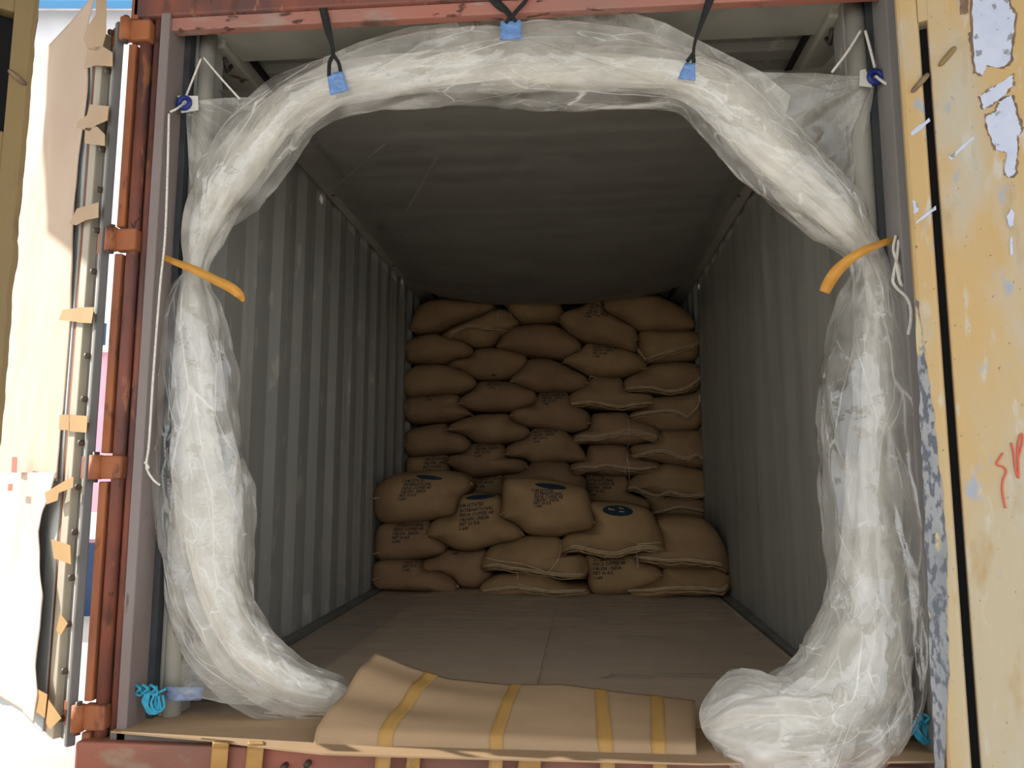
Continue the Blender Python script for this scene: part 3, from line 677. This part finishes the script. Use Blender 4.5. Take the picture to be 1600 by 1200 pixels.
S('c2','plain lens-shaped jute sack, fourth in second column from left',c5,[(690,290),(700,240),(780,200),(940,150),(1200,140),(1215,200),(1330,240),(1385,280),(1370,320),(1330,360),(1180,390),(1000,395),(900,380),(880,340),(820,310)],YB)
S('c5','jute sack with block of lettering hanging from its top, fifth in second column',c5,[(690,570),(690,490),(860,470),(890,390),(1165,390),(1175,480),(1160,515),(1300,515),(1365,560),(1365,600),(1330,630),(1200,640),(1060,660),(920,680),(860,660),(780,620)],YB-.02,text=(741,715,(1,-.08),(0,-5.5),5.5,4))
S('c8','mostly hidden jute sack with two lines of lettering, behind front sacks in second column',c5,[(850,660),(930,680),(1060,660),(1150,640),(1180,770),(1160,860),(1000,880),(830,860)],YB+.04,text=(745,762,(1,-.04),(0,-6),5.5,3),tips=False)
# --- third column
S('a3','jute sack half hidden by the sagging ceiling film, top of middle column',c3,[(1010,190),(1200,160),(1470,170),(1490,250),(1450,330),(1350,350),(1180,355),(1130,340),(1050,260)],YB+.02)
S('a5','wide plain jute sack, second from top in middle column',c3,[(940,540),(980,460),(1060,400),(1160,370),(1300,355),(1467,380),(1560,450),(1640,510),(1655,565),(1570,615),(1480,645),(1350,640),(1200,620),(1060,590),(960,570),(920,560)],YB)
S('a8','plain jute sack, third from top in middle column',c3,[(1040,820),(1120,760),(1200,650),(1350,645),(1457,675),(1557,730),(1687,790),(1712,850),(1687,890),(1627,915),(1477,930),(1290,925),(1180,890),(1070,850)],YB)
S('a11','jute sack with dark lettering block at its top, fourth in middle column',px,[(795,648),(800,641),(835,634),(842,613),(888,612),(892,632),(921,644),(923,665),(912,674),(888,676),(850,670),(825,668),(797,656)],YB+.01,text=(847,633,(1,-.03),(-.5,-4.6),5,5))
S('c6','jute sack with lettering slanting along its top, fifth in middle column',px,[(789,714),(789,700),(800,693),(828,684),(831,669),(880,672),(893,682),(906,697),(916,712),(917,721),(890,723),(850,723),(829,724),(826,717),(810,716)],YB+.01,text=(832,692,(1,-.06),(0,-5),5,4))
S('c7','plain jute sack with raised corner ear, lowest visible in middle column',px,[(785,748),(786,739),(800,742),(826,733),(829,722),(850,721),(889,722),(893,740),(914,744),(918,765),(900,782),(850,785),(800,780),(787,765)],YB-.02,tips=False)
# --- fourth column
S('b2','jute sack tilted down to the right with lettering on top, high in fourth column',c4,[(225,290),(300,250),(420,225),(500,150),(580,150),(600,250),(720,310),(860,390),(890,430),(875,600),(780,580),(620,540),(430,500),(300,420),(240,350)],YB-.03,text=(912,494,(1,.28),(2.6,-4.6),5,5))
S('b4','jute sack with lettering under the tilted sack, second in fourth column',c4,[(250,660),(310,620),(430,570),(450,515),(620,535),(780,575),(880,605),(930,640),(970,700),(970,735),(880,765),(760,800),(600,800),(490,795),(380,730),(290,690)],YB-.01,text=(926,558,(1,.02),(0,-5),5,5),threads=[[(921,590),(924,585),(935,588)],[(941,588),(942,596)]])
S('b6','jute sack with long wavy sewn mouth facing out, third in fourth column',c4,[(310,980),(320,930),(400,910),(480,860),(490,795),(760,800),(770,870),(790,930),(1010,940),(1030,1000),(1055,1050),(970,1075),(820,1075),(600,1070),(430,1050),(280,1030)],YB+.02,hem=[(285,1018),(400,1010),(520,1005),(640,1030),(760,1040),(900,1015),(1040,1010)],tips=False)
S('c14','jute sack with sagging sewn mouth and loose thread, fourth in fourth column',c6,[(215,350),(290,290),(385,285),(395,140),(700,125),(720,190),(910,240),(975,310),(980,440),(940,370),(860,380),(730,410),(560,400),(400,400),(330,385),(260,410)],YB+.01,hem=[(225,375),(300,330),(430,335),(560,310),(690,285),(850,310),(970,340)],threads=[[(982,655),(983,680),(983,702),(986,713)],[(1032,682),(1034,703)]],tips=False)
S('c15','jute sack with rolled sewn mouth, fifth in fourth column of back stack',c6,[(205,580),(240,545),(355,540),(370,400),(560,400),(700,410),(720,510),(900,535),(985,560),(975,600),(900,625),(740,660),(560,670),(370,640),(250,670),(215,640)],YB-.01,hem=[(220,610),(330,590),(420,592),(520,575),(650,592),(800,605),(965,585)],threads=[[(981,708),(978,725),(975,735),(979,741)],[(980,716),(983,735),(986,757)]],tips=False)
S('c12','jute sack with several lines of lettering just above the emblem sack',c6,[(350,640),(450,650),(680,650),(730,740),(680,790),(800,830),(870,860),(900,940),(700,960),(500,960),(370,890)],YB+.02,text=(919,775,(1,.0),(-.2,-5.6),5.6,6),tips=False)
# --- rightmost column
S('b1','large jute sack under the ceiling in the dark right corner, top of rightmost column',c4,[(580,180),(600,100),(800,110),(1060,125),(1200,190),(1300,260),(1360,340),(1370,400),(1250,420),(1050,425),(900,420),(820,370),(700,300),(600,260)],YB-.01)
S('b3','jute sack with upturned sewn mouth, second in rightmost column',c4,[(890,440),(900,415),(1350,415),(1425,460),(1400,560),(1380,650),(1200,680),(980,685),(960,640),(900,600)],YB+.01,hem=[(890,520),(930,590),(970,630),(1050,615),(1200,575),(1350,535),(1425,475)],tips=False)
S('b5','jute sack with frayed corner near right wall, third in rightmost column',c4,[(760,860),(780,810),(900,760),(1000,690),(1200,675),(1380,690),(1430,740),(1435,800),(1400,890),(1330,940),(1150,950),(1000,935),(770,930)],YB,hem=[(755,890),(880,885),(1000,885),(1150,910),(1280,890),(1380,830),(1432,780)],tips=False)
S('b7','jute sack with twisted upright sewn mouth, fourth in rightmost column',px,[(1015,622),(1074,617),(1093,612),(1099,620),(1098,660),(1090,672),(1060,676),(1028,674),(1005,664),(982,655),(985,644),(1015,640)],YB+.02,hem=[(984,650),(1010,646),(1040,643),(1058,645),(1072,652),(1082,645),(1093,630),(1094,616)],tips=False)
S('c13','jute sack with wavy dropping sewn mouth, fifth in rightmost column',c6,[(710,450),(720,410),(930,370),(980,310),(960,280),(1300,280),(1330,370),(1380,420),(1370,490),(1330,580),(1250,600),(1130,580),(1000,555),(760,510)],YB-.01,hem=[(712,455),(750,495),(850,470),(960,455),(1060,475),(1180,515),(1270,485),(1330,505),(1378,450)],tips=False)
S('c16','jute sack with sharply drooping hem and thread, sixth in rightmost column',c6,[(660,780),(720,700),(780,640),(950,590),(1000,550),(1250,595),(1340,620),(1350,700),(1390,790),(1380,830),(1250,845),(1000,825),(850,810),(760,780)],YB-.03,hem=[(665,778),(760,762),(850,800),(980,818),(1050,795),(1200,828),(1385,805)],tips=False)
S('c17','flattened jute sack with crumpled mouth, lowest in rightmost column above front sacks',c6,[(820,820),(1000,820),(1250,835),(1350,870),(1360,940),(1330,1040),(1100,1060),(930,1050),(900,950),(870,880)],YB,hem=[(890,985),(1000,955),(1100,925),(1200,930),(1340,960)],tips=False)
# --- low front stack
G2 = 'jute sacks of the low front stack'
def SF(*a, **k): return S(*a, group=G2, depth=.72, **k)
SF('c9','plump jute sack with slanted lettering and emblem, top left of the low front stack',c5,[(80,840),(85,800),(150,700),(240,650),(400,625),(640,610),(780,635),(870,680),(900,740),(850,810),(790,830),(790,900),(775,980),(750,1000),(600,1015),(480,1045),(300,1055),(160,1055),(110,1010),(90,940)],YF,bulge=.2,mat=m_jute,text=(620.5,782,(1,-.04),(2.2,-5.6),6,6),emblem=(668,746,21,3.2,.1))
SF('c24','jute sack with lettering and creased left end, middle left of the front stack',c7,[(85,740),(95,600),(110,520),(150,470),(300,450),(540,430),(560,500),(600,560),(680,640),(680,700),(620,730),(480,760),(300,775),(150,778)],YF+.05,bulge=.16,mat=m_jute3,text=(611,849,(1,-.04),(.6,-6.2),6.2,5))
SF('c25','flattish jute sack on the floor at the bottom left of the front stack',c7,[(75,960),(80,800),(150,770),(330,765),(480,780),(470,855),(560,850),(680,890),(770,970),(780,1030),(740,1045),(500,1025),(200,1015),(100,1010)],YF+.02,bulge=.14,mat=m_jute3,text=(627,893,(1,-.04),(.6,-5.5),5.5,4))
SF('c10','sagging jute sack with large lettering block, between the two plump top front sacks',c7,[(540,500),(570,440),(650,415),(770,405),(790,300),(800,235),(900,215),(1130,230),(1145,310),(1130,420),(1240,460),(1310,510),(1335,570),(1310,600),(1200,620),(1080,640),(960,685),(850,695),(750,680),(690,640),(620,590),(500,585)],YF-.02,bulge=.18,mat=m_jute2,text=(717,829,(1,-.10),(.25,-7),7,6),emblem=(748,777,23,3.6,-.08))
SF('c26','dark jute sack at floor level below the sagging lettered sack',c7,[(460,860),(490,770),(600,740),(690,680),(860,690),(1020,680),(1040,760),(1010,850),(1080,880),(1000,960),(960,1005),(800,1000),(770,930),(680,890),(560,850)],YF+.10,bulge=.14,mat=m_jute3,text=(702,868,(1,-.03),(0,-6),5.5,3),tips=False)
SF('c11','plump pale jute sack with lettering and emblem, top centre of the front stack',px,[(780,809),(786,792),(786,767),(785,752),(790,747),(832,747),(870,751),(916,763),(922,784),(929,814),(933,822),(924,829),(888,833),(877,838),(860,838),(823,835),(818,826),(802,814)],YF-.04,bulge=.2,mat=m_jute2,text=(833.5,793,(1,.02),(.25,-5),6,6),emblem=(860,760,25,4,.12))
SF('c22','flat jute sack with long stitched hem, below the plump pale centre sack',px,[(750,880),(761,861),(772,850),(795,847),(821,838),(870,837),(879,843),(879,868),(912,864),(918,878),(920,891),(916,905),(885,902),(850,895),(800,888),(752,893)],YF+.01,bulge=.14,mat=m_jute2,hem=[(752,888),(775,884),(800,888),(830,893),(870,899),(916,900)],threads=[[(877,845),(874,870),(862,888),(858,892)],[(755,872),(780,876),(815,880),(850,892)]],tips=False)
SF('c23','flat jute sack on the floor with open stitched mouth, bottom centre of front stack',px,[(749,917),(765,904),(785,897),(806,895),(842,896),(870,906),(884,912),(918,918),(925,929),(900,932),(850,932),(810,929),(776,930),(750,931)],YF-.03,bulge=.12,mat=m_jute2,hem=[(751,926),(775,922),(800,918),(830,921),(860,924),(918,925)],threads=[[(810,912),(840,918),(884,926)],[(806,893),(809,905)]],tips=False)
SF('c18','jute sack with dark oval emblem and wavy stitched mouth, in the front stack',c8,[(85,610),(150,550),(340,530),(390,480),(310,290),(640,300),(830,345),(870,430),(920,540),(950,640),(985,720),(850,700),(700,695),(560,735),(420,740),(280,720),(190,695),(90,735)],YF-.06,bulge=.18,mat=m_jute2,hem=[(85,735),(180,672),(280,680),(420,715),(560,722),(700,680),(820,668),(980,712)],emblem=(966,798.5,24,8,.06,True),threads=[[(995,850),(1010,849),(1035,848)],[(996,860),(999,885),(1000,898),(998,912)]],tips=False)
SF('c21','jute sack with clear lettering at floor level under the emblem sack',c8,[(290,720),(560,725),(690,710),(740,790),(850,800),(920,850),(950,910),(880,960),(740,1010),(640,1050),(450,1068),(340,1045),(310,960),(330,860)],YF+.02,bulge=.16,mat=m_jute2,text=(927,906.5,(1,-.06),(-.1,-7),6.8,5))
SF('c19','large smooth jute sack leaning on the right wall, upper right of front stack',c8,[(870,440),(1000,405),(1200,415),(1300,435),(1400,560),(1460,680),(1490,800),(1500,900),(1440,895),(1410,850),(1250,848),(940,848),(850,800),(720,795),(690,750),(700,700),(850,690),(940,700),(920,560)],YF-.02,bulge=.17,mat=m_jute,hem=[(700,765),(850,770),(980,782),(1150,775),(1280,795),(1400,810),(1480,850)],tips=False)
SF('c20','flat jute sack on the floor in the bottom right corner of the front stack',c8,[(940,835),(1400,840),(1440,890),(1500,905),(1520,960),(1490,1040),(1400,1062),(1000,1065),(880,1080),(680,1080),(650,1050),(680,1020),(880,960),(950,910)],YF-.04,bulge=.14,mat=m_jute2,hem=[(655,1055),(800,1035),(1000,1010),(1250,1005),(1420,1030),(1490,990)],tips=False)

# ================================================================== CLEAR PLASTIC LINER
lin = empty('container_liner', 'clear plastic container liner, bunched into a thick white ring around the mouth', 'plastic liner')
def ftube(name, pts, mat, seed, amp=1.0, nper=14, nt=120, flatY=.72, twist=1.5, fine=1.0, lump=.22):
    C = crom(pts, nper); m = len(C)
    ctr = [W(u, v, Y) for u, v, r, Y in C]; rad = [r*mpp(Y) for u, v, r, Y in C]
    vs = []; fs = []; s = 0; SS = []
    for i in range(m):
        t = (ctr[min(i+1,m-1)]-ctr[max(i-1,0)]); t.y = 0; t.normalize()
        nrm = Vector((0,1,0)).cross(t); B = Vector((0,1,0))
        if i: s += (ctr[i]-ctr[i-1]).length
        SS.append(s)
        q_ = min(i, m-1-i); ends = min(1, .06+math.sqrt(q_/16))
        for k in range(nt):
            a = 2*math.pi*k/nt; th = (a+twist*s)/(2*math.pi)
            ca, sa = math.cos(th*2*math.pi), math.sin(th*2*math.pi)
            wx = .35*nz(ca*1.5, sa*1.5, s*3+seed); wy = .5*nz(ca*1.7+9, sa*1.7, s*2.3+seed)
            p1 = nz(ca*1.2+seed, sa*1.2, s*1.8+seed)
            p2 = plin((th*9+wx) , s*3.2+wy, seed, 9)             # long folds
            p3 = plin(th*16+wx*1.5+s*2, s*9+wy*2, seed+3, 16)        # creased facets
            p4 = plin(th*34+wx*2, s*21+wy*3, seed+7, 34)
            rr = rad[i]*(1+amp*(lump*p1+.17*p2+.085*p3+.028*fine*p4)-.04)
            vs.append(ctr[i]+nrm*(rr*math.cos(a)*ends)+B*(rr*flatY*math.sin(a)*ends))
    for i in range(m-1):
        for k in range(nt):
            a = i*nt+k; b = i*nt+(k+1) % nt; fs.append((a, b, b+nt, a+nt))
    o = mesh(name, vs, fs, mat, lin, True); uvl = o.data.uv_layers.new(name='uv').data; li = 0
    for i in range(m-1):
        for k in range(nt):
            for (q, w) in ((k,i),(k+1,i),(k+1,i+1),(k,i+1)):
                uvl[li].uv = (q/nt+twist*SS[w]/(2*math.pi), SS[w]); li += 1
    return o
RING = [(560,1105,36,.22),(520,1092,44,.20),(450,1068,48,.17),(385,1010,52,.15),(345,930,56,.13),(325,840,60,.12),(318,740,58,.12),(310,640,52,.12),(305,540,46,.12),(302,470,34,.12),(303,418,25,.11),
        (318,362,44,.11),(352,300,52,.11),(398,235,54,.11),(450,175,52,.11),(520,135,48,.11),(600,118,44,.11),(700,108,44,.12),(800,100,50,.12),(900,106,50,.12),(1000,112,46,.12),(1080,124,46,.11),
        (1135,160,52,.11),(1190,222,52,.11),(1250,285,50,.11),(1310,345,44,.11),(1352,394,32,.11),(1368,450,36,.11),(1374,530,42,.11),(1376,620,46,.11),(1374,720,50,.11),(1376,820,54,.11),
        (1370,910,62,.10),(1352,1000,74,.08),(1310,1075,80,.05),(1240,1120,72,.02),(1170,1140,56,.0),(1115,1146,40,.0)]
ftube('bunched_ring', [(u,v,r*.56,Y+.01) for u,v,r,Y in RING], f_core, 2.3, 1.3)
ftube('middle_film_layer', [(u,v,r*.86,Y) for u,v,r,Y in RING], f_mid, 7.7, 1.0, twist=1.0)
HL = [(303,418,24,.10),(300,470,48,.11),(305,560,66,.12),(312,660,74,.12),(318,760,84,.12),(322,860,74,.12),(330,940,68,.12),(362,1015,60,.12),(430,1068,56,.14),(520,1096,46,.18)]
ftube('loose_film_sleeve', HL, f_hull, 5.1, .8, twist=.3, lump=.12)
HR = [(1352,394,28,.10),(1362,450,46,.10),(1362,540,66,.10),(1356,640,78,.10),(1360,740,80,.10),(1366,840,80,.09),(1372,920,74,.08),(1362,1000,82,.06),(1320,1085,96,.03),(1240,1130,84,.0),(1165,1144,62,-.02),(1108,1146,44,-.02)]
ftube('loose_film_sleeve', HR, f_hull, 8.7, .85, twist=.5, lump=.14)
HT = [(318,362,44,.10),(352,300,58,.10),(398,235,62,.10),(450,175,60,.10),(520,140,56,.10),(600,120,60,.10),(700,104,66,.10),(800,96,72,.10),(900,98,70,.10),(1000,112,64,.10),(1080,130,56,.10),(1135,165,62,.10),(1190,225,62,.10),(1250,285,60,.10),(1310,345,50,.10),(1352,394,30,.10)]
ftube('loose_film_sleeve', HT, f_hull, 3.9, .8, twist=.8, lump=.14)
# extra pile at the lower right
ftube('crumpled_film_pile', [(1410,1000,18,.03),(1394,1070,38,.02),(1362,1130,60,-.02),(1300,1150,62,-.05),(1225,1138,52,-.06),(1150,1128,50,-.05),(1096,1138,34,-.03)], f_mid, 11.3, 2.2, fine=2.6, lump=.30)
ftube('crumpled_film_pile', [(1330,1120,30,-.06),(1280,1172,40,-.08),(1200,1180,36,-.09),(1130,1172,26,-.08)], f_hull, 21.9, 2.6, fine=2.6, lump=.30)
def fsheet(name, fn, nu, nv, mat): return mesh(name, *grid(fn, nu, nv), mat, lin, True)
def fan(G, Apts, Yg, Ya, amp, k, seed):
    def fn(i, j):
        a = plerp(Apts, i); g = Vector(W(*G, Yg)); e = Vector(W(a[0], a[1], Ya)); p = lerp(g, e, j)
        p.y += amp*j*plin(i*k*1.6, j*1.5+seed, seed, 999)*1.1 + amp*.35*plin(i*9, j*6, seed+2, 999)*j; p.z += .02*j*(1-j)*nz(i*k*.7, 3, seed)*2; return p
    return fn
fsheet('corner_flap', fan((290,160), [(440,152),(420,185),(400,235),(370,280),(335,330),(305,350)], .065, .15, .035, 5, 2.2), 120, 60, f_sheet)
fsheet('corner_flap', fan((1368,120), [(1100,112),(1130,150),(1180,205),(1230,250),(1290,300),(1338,330)], .065, .15, .04, 6, 6.2), 120, 60, f_sheet)
fsheet('corner_flap', fan((262,1080), [(300,1000),(340,1010),(380,1060),(430,1085),(400,1104)], .14, .12, .02, 6, 1.1), 50, 24, f_sheet)
# thin film standing above the ring along the top
TOPA = [(505,90),(560,66),(640,42),(720,34),(800,22),(880,12),(960,10),(1040,36),(1110,72),(1190,112),(1235,150)]
TOPB = [(500,150),(580,122),(660,112),(740,108),(800,100),(880,104),(960,110),(1040,120),(1100,140),(1160,190),(1215,240)]
def fn(i, j):
    a = plerp(TOPA, i); b = plerp(TOPB, i); p = W(lerp(a[0],b[0],j), lerp(a[1],b[1],j), .08+.03*math.sin(j*3)+.03*abs(nz(i*14, j*2, 3))); return p
fsheet('top_film', fn, 140, 24, f_sheet)
# lining inside: ceiling, side walls, floor
def ceil(i, j):
    y = lerp(.20, 3.50, j); x = lerp(-1.09, 1.09, i)
    z0 = lerp(2.14, 2.285, min(1, j*2.2)); sag = (.045+.115*j**2)*(1-abs(2*i-1)**2.4)
    z = z0-sag-.03*j**3 + .010*nz(x*2.2, y*3, 1) + .012*(1-2*abs(nz(x*1.1+y*.9, y*2.6, 4)))*(1-.5*abs(2*i-1))
    return Vector((x, y, z))
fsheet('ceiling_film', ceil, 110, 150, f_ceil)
def front_drop(i, j):
    x = lerp(-.9, .9, i); p = ceil(lerp(.075,.925,i), 0); z = lerp(p.z, 2.02+.05*nz(x*2,1,1), j); return Vector((x, .20-.04*j+.012*(1-2*abs(nz(x*4,j*2,9))), z))
for s in (-1, 1):
    def side(i, j, s=s):
        y = lerp(.24, 3.5, i); z = lerp(.01, 2.24, j)
        x = s*(lerp(1.125,1.168,min(1,y/2.4))-.03*j*(1-j)*(1-min(1,y/2.4)) -max(.004,.030*(1-y/2.5))*(1-2*abs(nz(y*2.6+s*3, z*.45, 2+s)))*(.4+j) - .006*nz(y*9, z*1.2, s)*(1-min(1,y/2.5)))
        return Vector((x, y, z))
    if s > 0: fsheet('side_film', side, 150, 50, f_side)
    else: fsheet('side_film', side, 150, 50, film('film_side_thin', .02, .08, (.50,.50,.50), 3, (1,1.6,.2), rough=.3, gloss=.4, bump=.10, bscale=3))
def ffl(i, j):
    x = lerp(-1.06, 1.06, i); y = lerp(.24, 2.62, j)
    return Vector((x, y, .0125+.0012*nz(x*.7, y*2.5, 3)+(.022 if abs(y-.62-.05*x) < .02 and x > .3 else 0)))
fsheet('floor_film', ffl, 60, 90, film('film_floor', .01, .05, (.6,.57,.52), 4, (.5,2,1), rough=.35, gloss=.35, bump=.03, bscale=3))
def xw(u, v, X):
    d = ray(u, v); return CAM + d*((X-CAM.x)/d.x)
cl = xw(502, 311, -1.06); cr_ = xw(1188, 282, 1.06)
for (a, b) in ((W(786,66,.03), cl), (W(770,90,.05), Vector((-.80,1.75,2.16))), (W(825,62,.03), W(1105,160,.10)), (W(812,66,.03), W(985,165,.12))):
    n_ = 24; sd_ = (b-a).cross(Vector((0,0,1))).normalized()*.008; vs = []; fs = []
    for i in range(n_+1):
        p = lerp(a, b, i/n_); k_ = math.sin(math.pi*min(1,(i+.3)/n_))**.7*(1-.4*i/n_)
        vs += [p-sd_*k_, p+Vector((0,0,.012*k_)), p+sd_*k_]
    for i in range(n_): fs += [(3*i,3*i+1,3*i+4,3*i+3), (3*i+1,3*i+2,3*i+5,3*i+4)]
    mesh('tension_fold', vs, fs, f_fold, lin, True)
for p in (cl, cr_, xw(628,440,-1.10), xw(1092,448,1.10)):
    MB().tube([p+Vector((0,-.01,.02)), p, p+Vector((0,.01,-.02))], [.004,.012,.004], 8).build('film_clip', m_tab, lin, True)
# blue reinforcing patches
def patchq(cs, Y, nm='blue_patch', mt=None):
    def fn(i, j):
        a = lerp(Vector(cs[0]), Vector(cs[1]), i); b = lerp(Vector(cs[3]), Vector(cs[2]), i); q = lerp(a, b, j)
        p = W(q.x, q.y, Y); p.y += .006*nz(i*4, j*4, cs[0][0]); return p
    return solid(mesh(nm, *grid(fn, 6, 6), mt or m_patch, lin, True), .0015, 0)
for cs in ([(511,118),(535,109),(545,141),(516,149)], [(782,34),(814,30),(816,61),(782,63)], [(1070,98),(1086,99),(1087,126),(1059,123)]):
    patchq(cs, -.002)
patchq([(256,1073),(318,1073),(314,1094),(262,1096)], .085, mt=m_patchp)
for (u, v) in ((288,161),(1368,120)):
    c = W(u, v, .06); tb = [c+Vector((x_,.004,z_)) for x_, z_ in ((-.028,.03),(.045*(1 if u < 800 else -1),.026),(.05*(1 if u < 800 else -1),-.026),(-.01,-.034))]
    solid(mesh('corner_tab', tb, [(0,1,2,3)], m_tab, lin), .001, 0); pts = [c+Vector((.019*math.cos(a), .0, .019*math.sin(a))) for a in [2*math.pi*k/20 for k in range(21)]]
    MB().tube(pts, .009, 8, cap=False).build('eyelet', m_eye, lin, True)
# ties, straps, ropes
def ribbon(name, label, cat, path, Y, width, mat, th=.0012):
    """path of (u,v[,Y]) ; width in m, lying in the vertical plane facing out"""
    C = crom([(p[0], p[1], p[2] if len(p) > 2 else Y, p[3] if len(p) > 3 else 1) for p in path], 6)
    P = [W(u, v, y) for u, v, y, w in C]; vs = []; fs = []
    for i, p in enumerate(P):
        t = (P[min(i+1,len(P)-1)]-P[max(i-1,0)]); t.y = 0; t.normalize(); n = Vector((t.z,0,-t.x))*(width*.5*C[i][3])
        vs += [p-n, p+n+Vector((0,.004*math.sin(i*.8),0))]
    for i in range(len(P)-1): fs.append((2*i,2*i+1,2*i+3,2*i+2))
    o = solid(mesh(name, vs, fs, mat, None, True), th, 0); return tag(o, label, cat) if label else o
ribbon('tape_tie', 'orange tape tied around the film ring on the left side', 'tape', [(246,398,.05,.5),(275,410,.02,.6),(305,422,.0,.75),(335,437,.02,.8),(358,448,.05,.9),(374,460,.06,.8),(380,471,.07,.3)], .02, .036, m_tapeo)
ribbon('tape_tie', 'orange tape tied around the film ring on the right side', 'tape', [(1410,371,.05,.55),(1385,378,.02,.6),(1360,387,.0,.7),(1335,400,.0,.8),(1312,419,.03,1),(1298,437,.05,1.1),(1288,457,.07,.9)], .02, .034, m_tapeo)
def strap(label, pathA, loops, width=.026):
    e = empty('webbing_strap', label, 'strap', 'black straps holding up the liner')
    o = ribbon('strap_band', None, None, pathA, .0, width, m_black, .003); o.parent = e
    for lp_ in loops:
        MB().tube([W(u, v, -.004) for u, v in crom(lp_, 5)], .0065, 6).build('strap_loop', m_black, e, True)
strap('black webbing strap with open loop, left one of three holding up the liner', [(496,-40,.02),(502,0,.01),(511,40,0,1),(519,72,0,.55),(521,88,-.002,.5)], [[(521,86),(515,98),(514,118)],[(521,86),(529,98),(532,112)]])
strap('black webbing strap in a V shape, middle one of three holding up the liner', [(752,-30,.02),(772,0,.01,1),(790,16,0,.7),(799,28,0,.5)], [[(838,-30),(822,0),(808,16),(799,28)],[(799,26),(790,36)],[(799,26),(806,34)]], .03)
strap('thin black webbing strap, right one of three holding up the liner', [(1118,-30,.02),(1109,0,.01),(1096,36,0,.6),(1086,66,0,.35),(1083,86,0,.35)], [[(1083,84),(1074,96)],[(1083,84),(1084,98)]], .026)
def rope(name, label, paths, rad, mat, cat='rope'):
    mb = MB()
    for P in paths: mb.tube([W(*q) for q in crom(P, 6)], rad, 8)
    return tag(mb.build(name, mat, None, True), label, cat)
rope('white_rope', 'thin white rope tied to the liner corner on the left post', [[(314,92,.08),(302,122,.08),(290,152,.07)],[(318,90,.08),(345,122,.08),(375,155,.08)],[(288,161,.06),(276,170,.0),(266,175,-.008)],[(264,178,-.008),(262,260,-.008),(258,370,-.008),(250,450,-.008),(240,580,-.008),(233,690,-.008),(229,722,-.008),(231,736,-.01),(240,750,-.01),(250,758,0)],[(226,722,-.01),(232,730,-.012),(228,732,-.01)]], .0036, m_rope)
rope('white_rope', 'white rope with dangling end tied to the liner corner on the right post', [[(1345,48,.08),(1325,80,.08),(1300,113,.08)],[(1352,48,.08),(1360,78,.08),(1367,106,.07)],[(1368,119,.06),(1380,128,.04),(1393,135,.03)],[(1394,136,.03),(1397,220,.03),(1401,300,.03),(1403,362,.03)],[(1400,368,.02),(1396,390,.02),(1404,415,.02),(1412,445,.02),(1406,440,.0),(1400,410,.0)],[(1404,375,.02),(1402,400,.01),(1396,430,.0),(1396,442,.0),(1404,453,.0),(1415,463,.0),(1422,478,.0),(1423,500,.0),(1419,523,.0)]], .0046, m_rope)
def twine(label, u, v, sx, n, seed, Y=.06):
    rnd = random.Random(seed); paths = [[(u-22*sx,v-6,Y),(u-6*sx,v+2,Y-.01),(u+10*sx,v+4,Y-.01),(u+24*sx,v-2,Y)]]
    for k in range(n):
        a = rnd.uniform(-6,10); paths.append([(u+a,v+2,Y-.01),(u+a-rnd.uniform(4,16),v+rnd.uniform(12,24),Y-.02),(u+a+rnd.uniform(-4,4),v+rnd.uniform(30,38),Y-.02),(u+a+rnd.uniform(6,18),v+rnd.uniform(24,34),Y-.01),(u+a+rnd.uniform(4,12),v+8,Y)])
    for k in range(3):
        c = u-20*sx+k*12*sx; paths.append([(c-5,v-8,Y-.02),(c+3,v-2,Y-.03),(c-4,v+5,Y-.02),(c+5,v+8,Y-.01),(c+4,v-6,Y-.02)])
    return rope('blue_twine', label, paths, .0042, m_blue, 'twine')
twine('knotted blue twine tying the liner to the lower left corner', 236, 1078, 1, 6, 3)
twine('blue twine knot at the lower right corner beside the film pile', 1441, 1124, -1, 5, 9, .04)
